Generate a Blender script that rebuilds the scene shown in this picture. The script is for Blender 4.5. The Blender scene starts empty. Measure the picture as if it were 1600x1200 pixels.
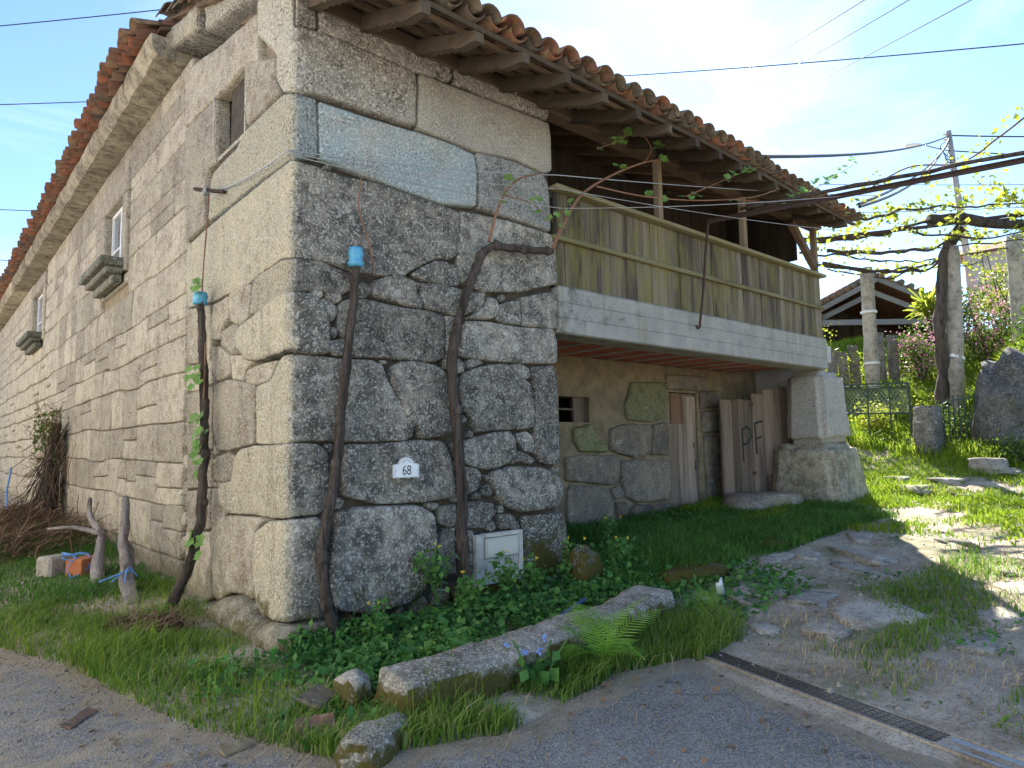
import bpy, bmesh, math, random
import numpy as np
from mathutils import Vector, Matrix, noise as mnoise
from mathutils.geometry import delaunay_2d_cdt
random.seed(7); RNG=np.random.default_rng(7)
R=math.radians
S=bpy.context.scene
COL=S.collection
# ------------------------------------------------------------------ camera
F_PX=1057.0; YAW,PITCH,ROLL=R(41.42),R(5.11),R(-1.02)
CAM=Vector((-2.3134,-5.4275,1.6))
fw=Vector((math.sin(YAW)*math.cos(PITCH),math.cos(YAW)*math.cos(PITCH),math.sin(PITCH)))
rt0=Vector((math.cos(YAW),-math.sin(YAW),0)); up0=rt0.cross(fw)
rt=rt0*math.cos(ROLL)+up0*math.sin(ROLL); up=up0*math.cos(ROLL)-rt0*math.sin(ROLL)
cd=bpy.data.cameras.new('camera'); cam=bpy.data.objects.new('camera',cd); COL.objects.link(cam)
m3=Matrix((rt,up,-fw)).transposed(); cam.matrix_world=Matrix.Translation(CAM)@m3.to_4x4()
cd.sensor_width=36; cd.lens=36*F_PX/1600; cd.clip_start=.05; cd.clip_end=2000
S.camera=cam
# ------------------------------------------------------------------ light
SUN_AZ,SUN_EL=R(54),R(38)          # azimuth from +Y towards +X
W=bpy.data.worlds.new('World'); S.world=W; W.use_nodes=True
nt=W.node_tree; nt.nodes.clear()
wo=nt.nodes.new('ShaderNodeOutputWorld'); bg=nt.nodes.new('ShaderNodeBackground')
sky=nt.nodes.new('ShaderNodeTexSky'); sky.sky_type='NISHITA'; sky.sun_disc=False
sky.sun_elevation=SUN_EL; sky.sun_rotation=SUN_AZ; sky.air_density=1.0; sky.dust_density=.18; sky.ozone_density=5; sky.altitude=300
tc=nt.nodes.new('ShaderNodeTexCoord'); mp=nt.nodes.new('ShaderNodeMapping'); mp.inputs['Scale'].default_value=(1.2,2.6,5.0); mp.inputs['Rotation'].default_value=(.2,.35,.6)
cn=nt.nodes.new('ShaderNodeTexNoise'); cn.inputs['Scale'].default_value=1.7; cn.inputs['Detail'].default_value=7; cn.inputs['Roughness'].default_value=.58; cn.inputs['Distortion'].default_value=.7
cr=nt.nodes.new('ShaderNodeValToRGB'); cr.color_ramp.elements[0].position=.47; cr.color_ramp.elements[1].position=.86
cr.color_ramp.elements[1].color=(.28,.28,.28,1)
mx=nt.nodes.new('ShaderNodeMix'); mx.data_type='RGBA'; mx.inputs['B'].default_value=(9,9.3,9.8,1)
L=nt.links.new
L(tc.outputs['Generated'],mp.inputs['Vector']); L(mp.outputs[0],cn.inputs['Vector']); L(cn.outputs[0],cr.inputs[0])
L(cr.outputs[0],mx.inputs['Factor']); L(sky.outputs[0],mx.inputs['A']); L(mx.outputs['Result'],bg.inputs['Color'])
bg.inputs['Strength'].default_value=.078; L(bg.outputs[0],wo.inputs[0])
sd=bpy.data.lights.new('sun','SUN'); sd.energy=5.0; sd.angle=R(.53); sd.color=(1,.95,.86)
sun=bpy.data.objects.new('sun',sd); COL.objects.link(sun)
sdir=Vector((math.sin(SUN_AZ)*math.cos(SUN_EL),math.cos(SUN_AZ)*math.cos(SUN_EL),math.sin(SUN_EL)))
sun.rotation_euler=sdir.to_track_quat('Z','Y').to_euler(); sun.location=sdir*40
S.render.engine='CYCLES'
S.view_settings.view_transform='Standard'; S.view_settings.look='None'; S.view_settings.gamma=1; S.view_settings.use_curve_mapping=False
S.view_settings.exposure=1.98
S.render.resolution_x=1024; S.render.resolution_y=768
S.cycles.max_bounces=8; S.cycles.diffuse_bounces=4

# ------------------------------------------------------------------ helpers
def tag(o,label=None,cat=None,group=None,kind=None):
    if label: o['label']=label
    if cat: o['category']=cat
    if group: o['group']=group
    if kind: o['kind']=kind
    return o
def empty(name,loc,label=None,cat=None,group=None):
    o=bpy.data.objects.new(name,None); o.location=loc; o.empty_display_size=.1; COL.objects.link(o)
    return tag(o,label,cat,group)
def link(name,me,mat=None,parent=None):
    if mat is not None and not me.materials: me.materials.append(mat)
    o=bpy.data.objects.new(name,me); COL.objects.link(o)
    if parent: 
        o.parent=parent
        o.matrix_parent_inverse=Matrix.Translation(-world_loc(parent))
    return o
def world_loc(o):
    v=Vector(o.location)
    p=o.parent
    # every parent chain here is pure translation; children are built in world space
    if p is not None: return Vector((0,0,0))+v
    return v
def pymesh(name,v,f,smooth=False):
    me=bpy.data.meshes.new(name); me.from_pydata([tuple(p) for p in v],[],[tuple(q) for q in f])
    if smooth: me.polygons.foreach_set('use_smooth',[True]*len(me.polygons))
    me.update(); return me
def npmesh(name,v,tris,smooth=False):
    me=bpy.data.meshes.new(name); v=np.asarray(v,np.float32); t=np.asarray(tris,np.int32)
    me.vertices.add(len(v)); me.vertices.foreach_set('co',v.ravel())
    me.loops.add(t.size); me.loops.foreach_set('vertex_index',t.ravel())
    me.polygons.add(len(t)); me.polygons.foreach_set('loop_start',np.arange(0,t.size,t.shape[1],dtype=np.int32))
    me.polygons.foreach_set('loop_total',np.full(len(t),t.shape[1],np.int32))
    if smooth: me.polygons.foreach_set('use_smooth',np.ones(len(t),bool))
    me.update(calc_edges=True); me.validate(); return me
def smooth01(a,b,x):
    t=min(max((x-a)/(b-a),0),1); return t*t*(3-2*t)
def nz(x,y=0,z=0): return mnoise.noise(Vector((x,y,z)))
class MB:
    def __init__(s): s.v=[]; s.f=[]
    def add(s,v,f):
        n=len(s.v); s.v+= [tuple(p) for p in v]; s.f+=[tuple(i+n for i in q) for q in f]; return s
    def box(s,a,b,M=None,bev=0):
        (x0,y0,z0),(x1,y1,z1)=a,b
        if bev<=0:
            v=[(x0,y0,z0),(x1,y0,z0),(x1,y1,z0),(x0,y1,z0),(x0,y0,z1),(x1,y0,z1),(x1,y1,z1),(x0,y1,z1)]
            f=[(0,3,2,1),(4,5,6,7),(0,1,5,4),(1,2,6,5),(2,3,7,6),(3,0,4,7)]
        else:
            bm=bmesh.new(); bmesh.ops.create_cube(bm,size=1)
            for q in bm.verts: q.co=Vector(((x0+x1)/2+q.co.x*(x1-x0),(y0+y1)/2+q.co.y*(y1-y0),(z0+z1)/2+q.co.z*(z1-z0)))
            bmesh.ops.bevel(bm,geom=bm.edges[:],offset=bev,segments=1,affect='EDGES')
            bm.verts.index_update(); v=[tuple(q.co) for q in bm.verts]; f=[tuple(w.index for w in q.verts) for q in bm.faces]; bm.free()
        if M is not None: v=[tuple(M@Vector(p)) for p in v]
        return s.add(v,f)
    def beam(s,p,q,w,h,upv=(0,0,1),bev=0):
        p,q=Vector(p),Vector(q); d=(q-p); l=d.length; d.normalize(); u=Vector(upv); u=(u-d*u.dot(d)).normalized(); r=d.cross(u)
        M=Matrix((r,d,u)).transposed().to_4x4(); M.translation=p
        return s.box((-w/2,0,-h/2),(w/2,l,h/2),M,bev)
    def tube(s,pts,rad,n=8,jit=0,cap=True,seed=0,ridge=False):
        pts=[Vector(p) for p in pts]; m=len(pts)
        rr=rad if isinstance(rad,(list,tuple)) else [rad]*m
        base=len(s.v); ref=None
        for i,p in enumerate(pts):
            d=(pts[min(i+1,m-1)]-pts[max(i-1,0)]).normalized()
            if ref is None:
                ref=Vector((0,0,1)) if abs(d.z)<.9 else Vector((1,0,0))
            a=(ref-d*ref.dot(d)).normalized(); b=d.cross(a); ref=a
            for k in range(n):
                t=2*math.pi*k/n; r=rr[i]
                if ridge: r*=1+jit*(nz(math.cos(t)*3.2+seed,math.sin(t)*3.2,i*.09)*.9+nz(math.cos(t)*1.3+seed,math.sin(t)*1.3,i*.3)*.7)
                elif jit: r*=1+jit*nz(math.cos(t)*1.7+seed,math.sin(t)*1.7,i*.35)*1.6
                s.v.append(tuple(p+(a*math.cos(t)+b*math.sin(t))*r))
        for i in range(m-1):
            for k in range(n):
                k2=(k+1)%n; s.f.append((base+i*n+k,base+i*n+k2,base+(i+1)*n+k2,base+(i+1)*n+k))
        if cap:
            s.f.append(tuple(base+k for k in range(n))[::-1]); s.f.append(tuple(base+(m-1)*n+k for k in range(n)))
        return s
    def mesh(s,name,smooth=False): return pymesh(name,s.v,s.f,smooth)
    def build(s,name,mat,parent=None,smooth=False): return link(name,s.mesh(name,smooth),mat,parent)
def spline(pts,n=6):
    P=[Vector(p) for p in pts]; out=[]
    for i in range(len(P)-1):
        a=P[max(i-1,0)];b=P[i];c=P[i+1];d=P[min(i+2,len(P)-1)]
        for k in range(n):
            t=k/n; out.append(.5*((2*b)+(c-a)*t+(2*a-5*b+4*c-d)*t*t+(3*b-a-3*c+d)*t**3))
    out.append(P[-1]); return out

# ------------------------------------------------------------------ materials
class NB:
    def __init__(s,name):
        s.m=bpy.data.materials.new(name); s.m.use_nodes=True; s.t=s.m.node_tree; s.t.nodes.clear()
        s.out=s.n('OutputMaterial'); s.geo=None; s._oi=None
    def n(s,ty): return s.t.nodes.new('ShaderNode'+ty)
    def l(s,a,b):
        if isinstance(a,(int,float)): b.default_value=a
        elif isinstance(a,tuple): b.default_value=a if len(a)!=3 or b.type!='RGBA' else (*a,1)
        else: s.t.links.new(a,b)
    def pos(s,scale=None):
        if s.geo is None: s.geo=s.n('NewGeometry')
        if scale is None: return s.geo.outputs['Position']
        m=s.n('VectorMath'); m.operation='MULTIPLY'; s.l(s.geo.outputs['Position'],m.inputs[0]); m.inputs[1].default_value=scale; return m.outputs[0]
    def nrm(s):
        s.pos(); return s.geo.outputs['True Normal']
    def island(s):
        s.pos(); return s.geo.outputs['Random Per Island']
    def rnd(s):
        if s._oi is None: s._oi=s.n('ObjectInfo')
        return s._oi.outputs['Random']
    def sep(s,v):
        q=s.n('SeparateXYZ'); s.l(v,q.inputs[0]); return q.outputs
    def noise(s,scale,detail=4,rough=.55,vec=None,dist=0):
        q=s.n('TexNoise'); s.l(vec if vec is not None else s.pos(),q.inputs['Vector']); q.inputs['Scale'].default_value=scale; q.inputs['Detail'].default_value=detail; q.inputs['Roughness'].default_value=rough; q.inputs['Distortion'].default_value=dist; return q.outputs[0]
    def vor(s,scale,vec=None,feat='F1',out='Distance'):
        q=s.n('TexVoronoi'); q.feature=feat; s.l(vec if vec is not None else s.pos(),q.inputs['Vector']); q.inputs['Scale'].default_value=scale; return q.outputs[out]
    def ramp(s,f,*st):
        q=s.n('ValToRGB'); s.l(f,q.inputs[0]); e=q.color_ramp.elements
        for i,(p,c) in enumerate(st):
            k=e[i] if i<2 else e.new(p)
            k.position=p
        for i,(p,c) in enumerate(st):
            c=(c,c,c) if isinstance(c,(int,float)) else c
            e[i].color=(*c,1)
        return q.outputs[0]
    def mix(s,f,a,b,mode='MIX'):
        q=s.n('Mix'); q.data_type='RGBA'; q.blend_type=mode; s.l(f,q.inputs['Factor']); s.l(a,q.inputs['A']); s.l(b,q.inputs['B']); return q.outputs['Result']
    def math(s,op,a,b=0.,clamp=False):
        q=s.n('Math'); q.operation=op; q.use_clamp=clamp; s.l(a,q.inputs[0]); s.l(b,q.inputs[1]); return q.outputs[0]
    def mr(s,v,a,b,c=0.,d=1.):
        q=s.n('MapRange'); s.l(v,q.inputs[0]); 
        for i,x in enumerate((a,b,c,d)): q.inputs[i+1].default_value=x
        return q.outputs[0]
    def bump(s,h,strength=.5,dist=.01):
        q=s.n('Bump'); s.l(h,q.inputs['Height']); q.inputs['Strength'].default_value=strength; q.inputs['Distance'].default_value=dist; return q.outputs[0]
    def surf(s,col,rough=.85,bump=None,metal=0,spec=.3,trans=0,alpha=None):
        b=s.n('BsdfPrincipled'); s.l(col,b.inputs['Base Color']); s.l(rough,b.inputs['Roughness']); b.inputs['Metallic'].default_value=metal; b.inputs['Specular IOR Level'].default_value=spec
        if bump is not None: s.l(bump,b.inputs['Normal'])
        o=b.outputs[0]
        if trans:
            t=s.n('BsdfTranslucent'); s.l(col,t.inputs['Color']); mxs=s.n('MixShader'); mxs.inputs[0].default_value=trans; s.l(o,mxs.inputs[1]); s.l(t.outputs[0],mxs.inputs[2]); o=mxs.outputs[0]
        s.l(o,s.out.inputs[0]); return s.m
def granite(name,c1,c2,stain=(.05,.05,.047),stain_amt=.35,speck=.6,lich=0.,lichc=(.62,.62,.58),faces=None,moss=None,tint=None,var=.25,bumpd=.012,gscale=70):
    b=NB(name)
    big=b.noise(1.6,5,.6); mid=b.noise(7,6,.68,dist=.4); grain=b.noise(gscale,1.5,.6); g2=b.noise(gscale*.8,1.5,.6,vec=b.pos((1.03,.97,1.01)),dist=.3); g3=b.noise(gscale*.33,2,.6)
    col=b.mix(b.ramp(big,(.36,0.),(.64,1.)),c1,c2)
    st=b.ramp(b.math('ADD',b.math('MULTIPLY',mid,.75),b.math('MULTIPLY',big,.35)),(.62-stain_amt*.32,0.),(.74-stain_amt*.18,1.))
    if faces:           # darker on the faces turned to -Y, paler and warmer on those turned to -X
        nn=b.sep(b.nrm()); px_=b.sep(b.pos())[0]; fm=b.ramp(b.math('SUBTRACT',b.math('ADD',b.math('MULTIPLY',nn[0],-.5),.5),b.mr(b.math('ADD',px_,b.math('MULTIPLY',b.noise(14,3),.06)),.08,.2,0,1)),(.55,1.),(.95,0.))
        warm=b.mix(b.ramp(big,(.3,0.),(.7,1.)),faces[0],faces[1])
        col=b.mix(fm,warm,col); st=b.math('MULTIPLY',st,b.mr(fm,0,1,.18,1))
    col=b.mix(b.math('MULTIPLY',st,.88),col,stain)
    stk=b.ramp(b.noise(4.5,5,.7,vec=b.pos((1,1,.13))),(.54,0.),(.70,.55)); col=b.mix(b.math('MULTIPLY',stk,.35+stain_amt*.6),col,stain)
    crust=b.math('MULTIPLY',b.ramp(b.noise(5.5,5,.75,vec=b.pos((.9,1.1,1.05)),dist=.8),(.60,0.),(.66,1.)),.22+lich*.45); col=b.mix(crust,col,lichc)
    if tint:
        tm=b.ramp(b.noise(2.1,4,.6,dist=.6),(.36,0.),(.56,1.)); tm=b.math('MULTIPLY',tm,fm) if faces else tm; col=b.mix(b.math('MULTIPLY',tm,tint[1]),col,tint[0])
    dk=b.ramp(grain,(.40,1-speck),(.47,1.)); vf=b.math('MULTIPLY',b.ramp(b.noise(2.7,4,.65,vec=b.pos((1,1,1.2))),(.38,0.),(.62,1.)),b.mr(b.rnd(),0,1,.1,1.15)); dk=b.mix(b.math('MULTIPLY',vf,.9),dk,(1,1,1)); col=b.mix(1.,col,dk,'MULTIPLY')
    lt=b.ramp(b.math('ADD',g2,b.math('MULTIPLY',b.math('SUBTRACT',g3,.5),.35)),(.56,0.),(.62,speck*.75)); col=b.mix(lt,col,(.74,.70,.62))
    if lich:
        v=b.vor(17,vec=b.mix(.12,b.pos(),b.n('TexNoise').outputs['Color'])) if False else b.noise(48,4,.75,dist=1.0)
        lm=b.math('MULTIPLY',b.ramp(v,(.585,0.),(.66,1.)),b.ramp(b.noise(3.2,4,.6),(.42,.15),(.6,1.)))
        col=b.mix(b.math('MULTIPLY',lm,lich),col,lichc)
    hv=b.mr(b.rnd(),0,1,1-var,1+var*.55); cv=b.n('CombineXYZ'); 
    for i in range(3): b.l(hv,cv.inputs[i])
    col=b.mix(1.,col,cv.outputs[0],'MULTIPLY')
    if moss:
        z=b.sep(b.pos())[2]; mm=b.math('ADD',b.math('ADD',b.mr(z,moss[0],moss[1],.42,-.25),b.math('MULTIPLY',b.math('SUBTRACT',.35,b.math('ABSOLUTE',b.sep(b.nrm())[2])),moss[3] if len(moss)>3 else 0.)),b.noise(5,6,.7)); mm=b.ramp(mm,(.62,0.),(.78,1.))
        mc=b.mix(b.noise(30,3,.6),(.035,.04,.01),(.13,.10,.02)); col=b.mix(b.math('MULTIPLY',mm,moss[2]),col,mc)
    h=b.math('ADD',b.math('MULTIPLY',mid,.8),b.math('ADD',b.math('MULTIPLY',grain,.5),b.math('MULTIPLY',g2,.6)))
    return b.surf(col,.92,b.bump(h,.9,bumpd),spec=.15)
MAT={}
MAT['warm']=granite('granite_warm',(.47,.405,.295),(.38,.335,.265),stain=(.25,.185,.12),stain_amt=.32,speck=.62,lich=.2,moss=(.0,1.1,.5))
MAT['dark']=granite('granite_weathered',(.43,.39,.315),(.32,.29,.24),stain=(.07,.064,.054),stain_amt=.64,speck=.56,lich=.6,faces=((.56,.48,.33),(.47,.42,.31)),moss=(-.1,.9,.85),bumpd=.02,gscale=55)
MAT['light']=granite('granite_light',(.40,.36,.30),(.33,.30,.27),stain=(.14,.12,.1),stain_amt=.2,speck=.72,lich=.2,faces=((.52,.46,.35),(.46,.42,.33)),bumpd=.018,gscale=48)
MAT['pale']=granite('granite_pale',(.42,.385,.325),(.36,.335,.295),stain=(.30,.26,.2),stain_amt=.15,speck=.5,bumpd=.006,gscale=60)
MAT['blue']=granite('granite_bluish',(.38,.38,.34),(.34,.34,.31),stain_amt=.1,stain=(.2,.19,.17),speck=.6,tint=((.30,.41,.43),.6),bumpd=.014,gscale=50)
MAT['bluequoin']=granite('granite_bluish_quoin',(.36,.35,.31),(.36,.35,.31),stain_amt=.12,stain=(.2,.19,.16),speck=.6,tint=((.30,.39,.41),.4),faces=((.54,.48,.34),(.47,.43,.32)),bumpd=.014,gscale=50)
MAT['greybl']=granite('granite_grey',(.40,.38,.34),(.33,.31,.28),stain_amt=.3,stain=(.13,.125,.115),speck=.65,tint=((.33,.39,.40),.2),bumpd=.014,gscale=50)
MAT['mossy']=granite('granite_mossy',(.2,.19,.16),(.13,.125,.11),stain=(.045,.04,.03),stain_amt=.5,speck=.7,lich=.5,moss=(.1,1.35,1.),bumpd=.02)
MAT['base']=granite('granite_base',(.40,.345,.235),(.31,.28,.215),stain=(.12,.10,.06),stain_amt=.5,speck=.35,lich=.25,moss=(-.2,.6,.75),bumpd=.01)
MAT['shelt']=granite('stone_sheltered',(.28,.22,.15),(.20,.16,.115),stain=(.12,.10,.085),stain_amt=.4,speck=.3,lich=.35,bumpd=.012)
MAT['green']=granite('stone_algae',(.17,.17,.07),(.24,.22,.12),stain=(.10,.10,.04),stain_amt=.3,speck=.25,bumpd=.008)
MAT['burnt']=granite('stone_sooty',(.05,.045,.042),(.09,.07,.06),stain=(.25,.17,.12),stain_amt=.15,speck=.3,bumpd=.02)
MAT['rock']=granite('path_rock',(.45,.40,.33),(.36,.32,.265),stain=(.16,.14,.10),stain_amt=.3,speck=.35,lich=.3,bumpd=.012)
MAT['rockdk']=granite('boulder_rock',(.22,.20,.18),(.13,.125,.12),stain=(.05,.05,.045),stain_amt=.45,speck=.4,lich=.9,moss=(-1,3,.3),bumpd=.02)
MAT['sill']=granite('sill_stone',(.24,.23,.17),(.17,.165,.13),stain=(.07,.07,.05),stain_amt=.5,speck=.4,lich=.5,bumpd=.01)
MAT['cornice']=granite('cornice_stone',(.50,.43,.30),(.36,.31,.22),stain=(.12,.095,.07),stain_amt=.42,speck=.35,bumpd=.012)
MAT['kerb']=granite('kerb_stone',(.33,.295,.235),(.25,.225,.185),stain=(.10,.09,.06),stain_amt=.4,speck=.5,lich=.3,moss=(.0,.45,.95,.42),bumpd=.014)
def plain(name,c1,c2,scale=6,rough=.85,bd=.004,det=5,metal=0,var=.15,spec=.3):
    b=NB(name); n=b.noise(scale,det,.65); col=b.mix(b.ramp(n,(.35,0.),(.65,1.)),c1,c2)
    hv=b.mr(b.rnd(),0,1,1-var,1+var); cv=b.n('CombineXYZ')
    for i in range(3): b.l(hv,cv.inputs[i])
    col=b.mix(1.,col,cv.outputs[0],'MULTIPLY')
    return b.surf(col,rough,b.bump(b.noise(scale*6,3,.6),.6,bd),metal,spec)
MAT['mortar']=plain('earth_mortar',(.10,.08,.055),(.05,.042,.032),9,bd=.02)
MAT['mortarw']=plain('lime_mortar',(.30,.24,.165),(.20,.16,.11),7,bd=.02)
MAT['plaster']=plain('ochre_plaster',(.29,.225,.135),(.16,.125,.08),5,bd=.06,det=8)
MAT['render']=plain('white_render',(.82,.80,.74),(.78,.76,.70),1.5,bd=.003)
MAT['farplaster']=plain('grey_plaster',(.48,.46,.44),(.36,.35,.34),2.5,bd=.008)
MAT['paintwhite']=plain('white_paint',(.78,.78,.77),(.7,.7,.7),12,.5,.001)
MAT['rust']=plain('rusty_iron',(.10,.055,.04),(.055,.04,.035),30,.75,.003,metal=.2)
MAT['iron']=plain('dark_iron',(.10,.095,.085),(.14,.125,.105),40,.55,.002,metal=.6)
MAT['galv']=plain('galvanised_wire',(.35,.36,.37),(.25,.26,.27),30,.45,.001,metal=.7)
MAT['cable']=plain('black_cable',(.03,.03,.033),(.05,.05,.055),10,.6,.001)
MAT['pole']=plain('pole_concrete',(.36,.33,.31),(.27,.25,.24),3,.9,.005)
MAT['gatepaint']=plain('green_gate_paint',(.022,.05,.04),(.05,.07,.055),25,.55,.001)
MAT['plastic']=plain('meter_box_plastic',(.60,.58,.48),(.54,.52,.43),9,.5,.001)
MAT['meterframe']=plain('meter_frame_cement',(.62,.60,.54),(.42,.39,.32),7,.8,.004)
MAT['blueplastic']=plain('blue_plastic',(.08,.34,.55),(.13,.44,.62),20,.35,.004,spec=.5)
MAT['bluetwine']=plain('blue_twine',(.10,.25,.6),(.2,.4,.75),60,.6,.001)
MAT['pipe']=plain('dark_blue_pipe',(.03,.06,.13),(.05,.09,.17),10,.4,.001)
MAT['brick']=plain('red_brick',(.5,.17,.07),(.38,.13,.06),14,.9,.004)
MAT['claycell']=plain('clay_ceiling_block',(.42,.12,.07),(.30,.085,.055),14,.9,.006)
MAT['black']=plain('black_rubber',(.02,.02,.022),(.03,.03,.03),10,.7,.002)
MAT['litter']=plain('white_litter',(.75,.75,.76),(.6,.62,.64),20,.5,.004)
MAT['glassdk']=None
b=NB('window_glass'); MAT['glassdk']=b.surf(b.mix(b.noise(3,2),(.08,.09,.10),(.2,.21,.22)),.08,None,spec=.8)
def wood(name,c1,c2,c3,axis=(1,1,.06),alg=None,scale=26,bd=.006,var=.35,kn=0.):
    b=NB(name); v=b.pos(axis); g=b.noise(scale,5,.65,vec=v,dist=.6); w=b.noise(scale*.22,4,.6,vec=v)
    col=b.mix(b.ramp(g,(.3,0.),(.7,1.)),c1,c2); col=b.mix(b.ramp(w,(.5-kn,0.),(.68-kn,.8)),col,c3)
    hv=b.mr(b.rnd(),0,1,1-var,1+var); cv=b.n('CombineXYZ')
    for i in range(3): b.l(hv,cv.inputs[i])
    col=b.mix(1.,col,cv.outputs[0],'MULTIPLY')
    if alg:
        am=b.math('ADD',b.math('MULTIPLY',b.noise(7,5,.7,vec=b.pos((1,1,.22))),.8),b.math('MULTIPLY',b.noise(.7,2,.5),.45))
        col=b.mix(b.math('MULTIPLY',b.ramp(am,(.58,0.),(.74,1.)),alg[1]),col,alg[0])
    return b.surf(col,.88,b.bump(g,.8,bd),spec=.15)
MAT['plank']=wood('parapet_plank',(.12,.095,.07),(.25,.21,.155),(.038,.03,.027),alg=((.20,.18,.06),.72),kn=.06)
MAT['rail']=wood('rail_wood',(.22,.19,.11),(.32,.28,.17),(.10,.08,.05),axis=(.06,1,1),alg=((.2,.19,.06),.4))
MAT['beam']=wood('roof_timber',(.15,.10,.065),(.21,.15,.10),(.06,.04,.03),axis=(.1,.1,1),scale=18)
MAT['tail']=wood('rafter_timber',(.065,.048,.033),(.115,.088,.062),(.09,.065,.045),axis=(1,.08,.3),scale=22)
MAT['door']=wood('door_plank',(.26,.19,.135),(.37,.28,.21),(.09,.07,.06))
MAT['doordk']=wood('door_plank_dark',(.17,.125,.09),(.24,.18,.135),(.06,.05,.045))
MAT['doorbr']=wood('door_plank_brown',(.15,.085,.05),(.2,.12,.075),(.07,.045,.03))
MAT['shadewood']=wood('shade_dark_boards',(.05,.04,.032),(.075,.06,.048),(.03,.025,.02))  # gallery boards, interior shade put into the wood colour
MAT['post']=wood('post_wood',(.26,.20,.13),(.34,.27,.19),(.12,.09,.06))
MAT['bark']=wood('vine_bark',(.05,.038,.03),(.13,.105,.088),(.02,.016,.013),axis=(1,1,.1),scale=45,bd=.02,var=.1)
MAT['cane']=wood('young_cane',(.22,.11,.07),(.28,.16,.10),(.12,.06,.04),axis=(1,1,1),scale=30,var=.1)
MAT['drift']=wood('silver_wood',(.20,.17,.15),(.36,.315,.285),(.07,.055,.045),axis=(1,.3,.15),scale=40,bd=.012)
MAT['fasc']=wood('pale_fascia',(.19,.175,.155),(.26,.24,.215),(.18,.16,.14),axis=(.1,.1,1))
# clay roof tile, each tile its own shade, lichen on top
b=NB('clay_tile'); r=b.rnd(); il=b.island(); rr=b.math('FRACT',b.math('ADD',b.math('MULTIPLY',r,7.3),il))
col=b.ramp(rr,(0.,(.27,.10,.06)),(.35,(.34,.135,.075)),(.6,(.18,.085,.062)),(.8,(.28,.17,.10)),(1.,(.13,.095,.078)))
n=b.noise(9,6,.7); col=b.mix(b.ramp(n,(.43,0.),(.62,.85)),col,(.085,.072,.058)); n2=b.noise(22,4,.7); col=b.mix(b.ramp(n2,(.62,0.),(.7,.6)),col,(.30,.29,.17))
MAT['tile']=b.surf(col,.9,b.bump(b.noise(40,4,.7),.7,.006),spec=.15)
b=NB('clay_tile_old'); r=b.rnd(); il=b.island(); rr=b.math('FRACT',b.math('ADD',b.math('MULTIPLY',r,7.3),il))
col=b.ramp(rr,(0.,(.20,.11,.075)),(.3,(.36,.15,.08)),(.5,(.15,.11,.085)),(.75,(.24,.18,.11)),(1.,(.12,.10,.085)))
n=b.noise(9,6,.7); col=b.mix(b.ramp(n,(.44,0.),(.62,.9)),col,(.10,.085,.07)); n2=b.noise(16,5,.7); col=b.mix(b.ramp(n2,(.55,0.),(.66,.8)),col,(.30,.28,.15))
MAT['tileold']=b.surf(col,.9,b.bump(b.noise(40,4,.7),.7,.006),spec=.15)
# concrete beam with board marks
b=NB('board_marked_concrete'); p=b.sep(b.pos()); n=b.noise(3,6,.65); col=b.mix(b.ramp(n,(.35,0.),(.65,1.)),(.37,.355,.315),(.28,.27,.24))
lf=b.mr(p[0],2.6,6.3,.16,-.2); dm=b.math('ADD',lf,b.noise(6,7,.75,dist=.5)); col=b.mix(b.ramp(dm,(.55,0.),(.72,.9)),col,(.085,.085,.085))
vs=b.noise(5,5,.7,vec=b.pos((1,1,.12))); col=b.mix(b.ramp(vs,(.52,0.),(.70,.75)),col,(.21,.19,.10))
lt=b.noise(32,3,.7); col=b.mix(b.ramp(lt,(.62,0.),(.68,.45)),col,(.6,.6,.58))
w=b.math('PINGPONG',b.math('ADD',p[2],b.math('MULTIPLY',b.noise(2,2),.01)),.09); ln=b.ramp(w,(.0,0.),(.012,1.))
MAT['concrete']=b.surf(b.mix(1.,col,b.mix(ln,(.62,.62,.62),(1,1,1)),'MULTIPLY'),.88,b.bump(b.math('ADD',b.math('MULTIPLY',ln,.5),b.noise(40,4,.7)),.6,.006),spec=.2)
MAT['joist']=plain('joist_concrete',(.36,.34,.29),(.29,.275,.24),6,.9,.004)
# asphalt
b=NB('old_asphalt'); g=b.noise(95,2,.7); n=b.noise(1.3,5,.6); v=b.vor(70); 
col=b.mix(b.ramp(n,(.35,0.),(.65,1.)),(.165,.155,.143),(.235,.222,.2)); col=b.mix(b.ramp(g,(.5,0.),(.64,.9)),col,(.36,.35,.335)); col=b.mix(b.ramp(g,(.34,.8),(.44,0.)),col,(.045,.045,.05))
at=b.n('Attribute'); at.attribute_name='edge'; dirt=b.math('ADD',b.mr(at.outputs['Fac'],0.,.42,.30,-.22),b.noise(3.5,7,.72,dist=.6)); col=b.mix(b.ramp(dirt,(.52,0.),(.66,.92)),col,b.mix(b.noise(40,3),(.20,.155,.105),(.40,.34,.25)))
ck=b.n('TexVoronoi'); ck.feature='DISTANCE_TO_EDGE'; ck.inputs['Scale'].default_value=.6; b.l(b.mix(.12,b.pos(),b.noise(2.2,6,.7)),ck.inputs['Vector']); col=b.mix(b.math('MULTIPLY',b.ramp(ck.outputs['Distance'],(.0,.6),(.006,0.)),b.ramp(b.noise(.9,3),(.5,0.),(.6,1.))),col,(.06,.056,.05))
dd=b.noise(2.2,6,.7,dist=.8); xx=b.sep(b.pos()); edge=b.mr(xx[0],-2.4,.2,.12,-.08); col=b.mix(b.ramp(b.math('ADD',dd,edge),(.55,0.),(.70,.8)),col,(.36,.30,.21))
MAT['asphalt']=b.surf(col,.9,b.bump(b.math('ADD',b.math('MULTIPLY',v,.6),g),.9,.008),spec=.25)
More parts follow.
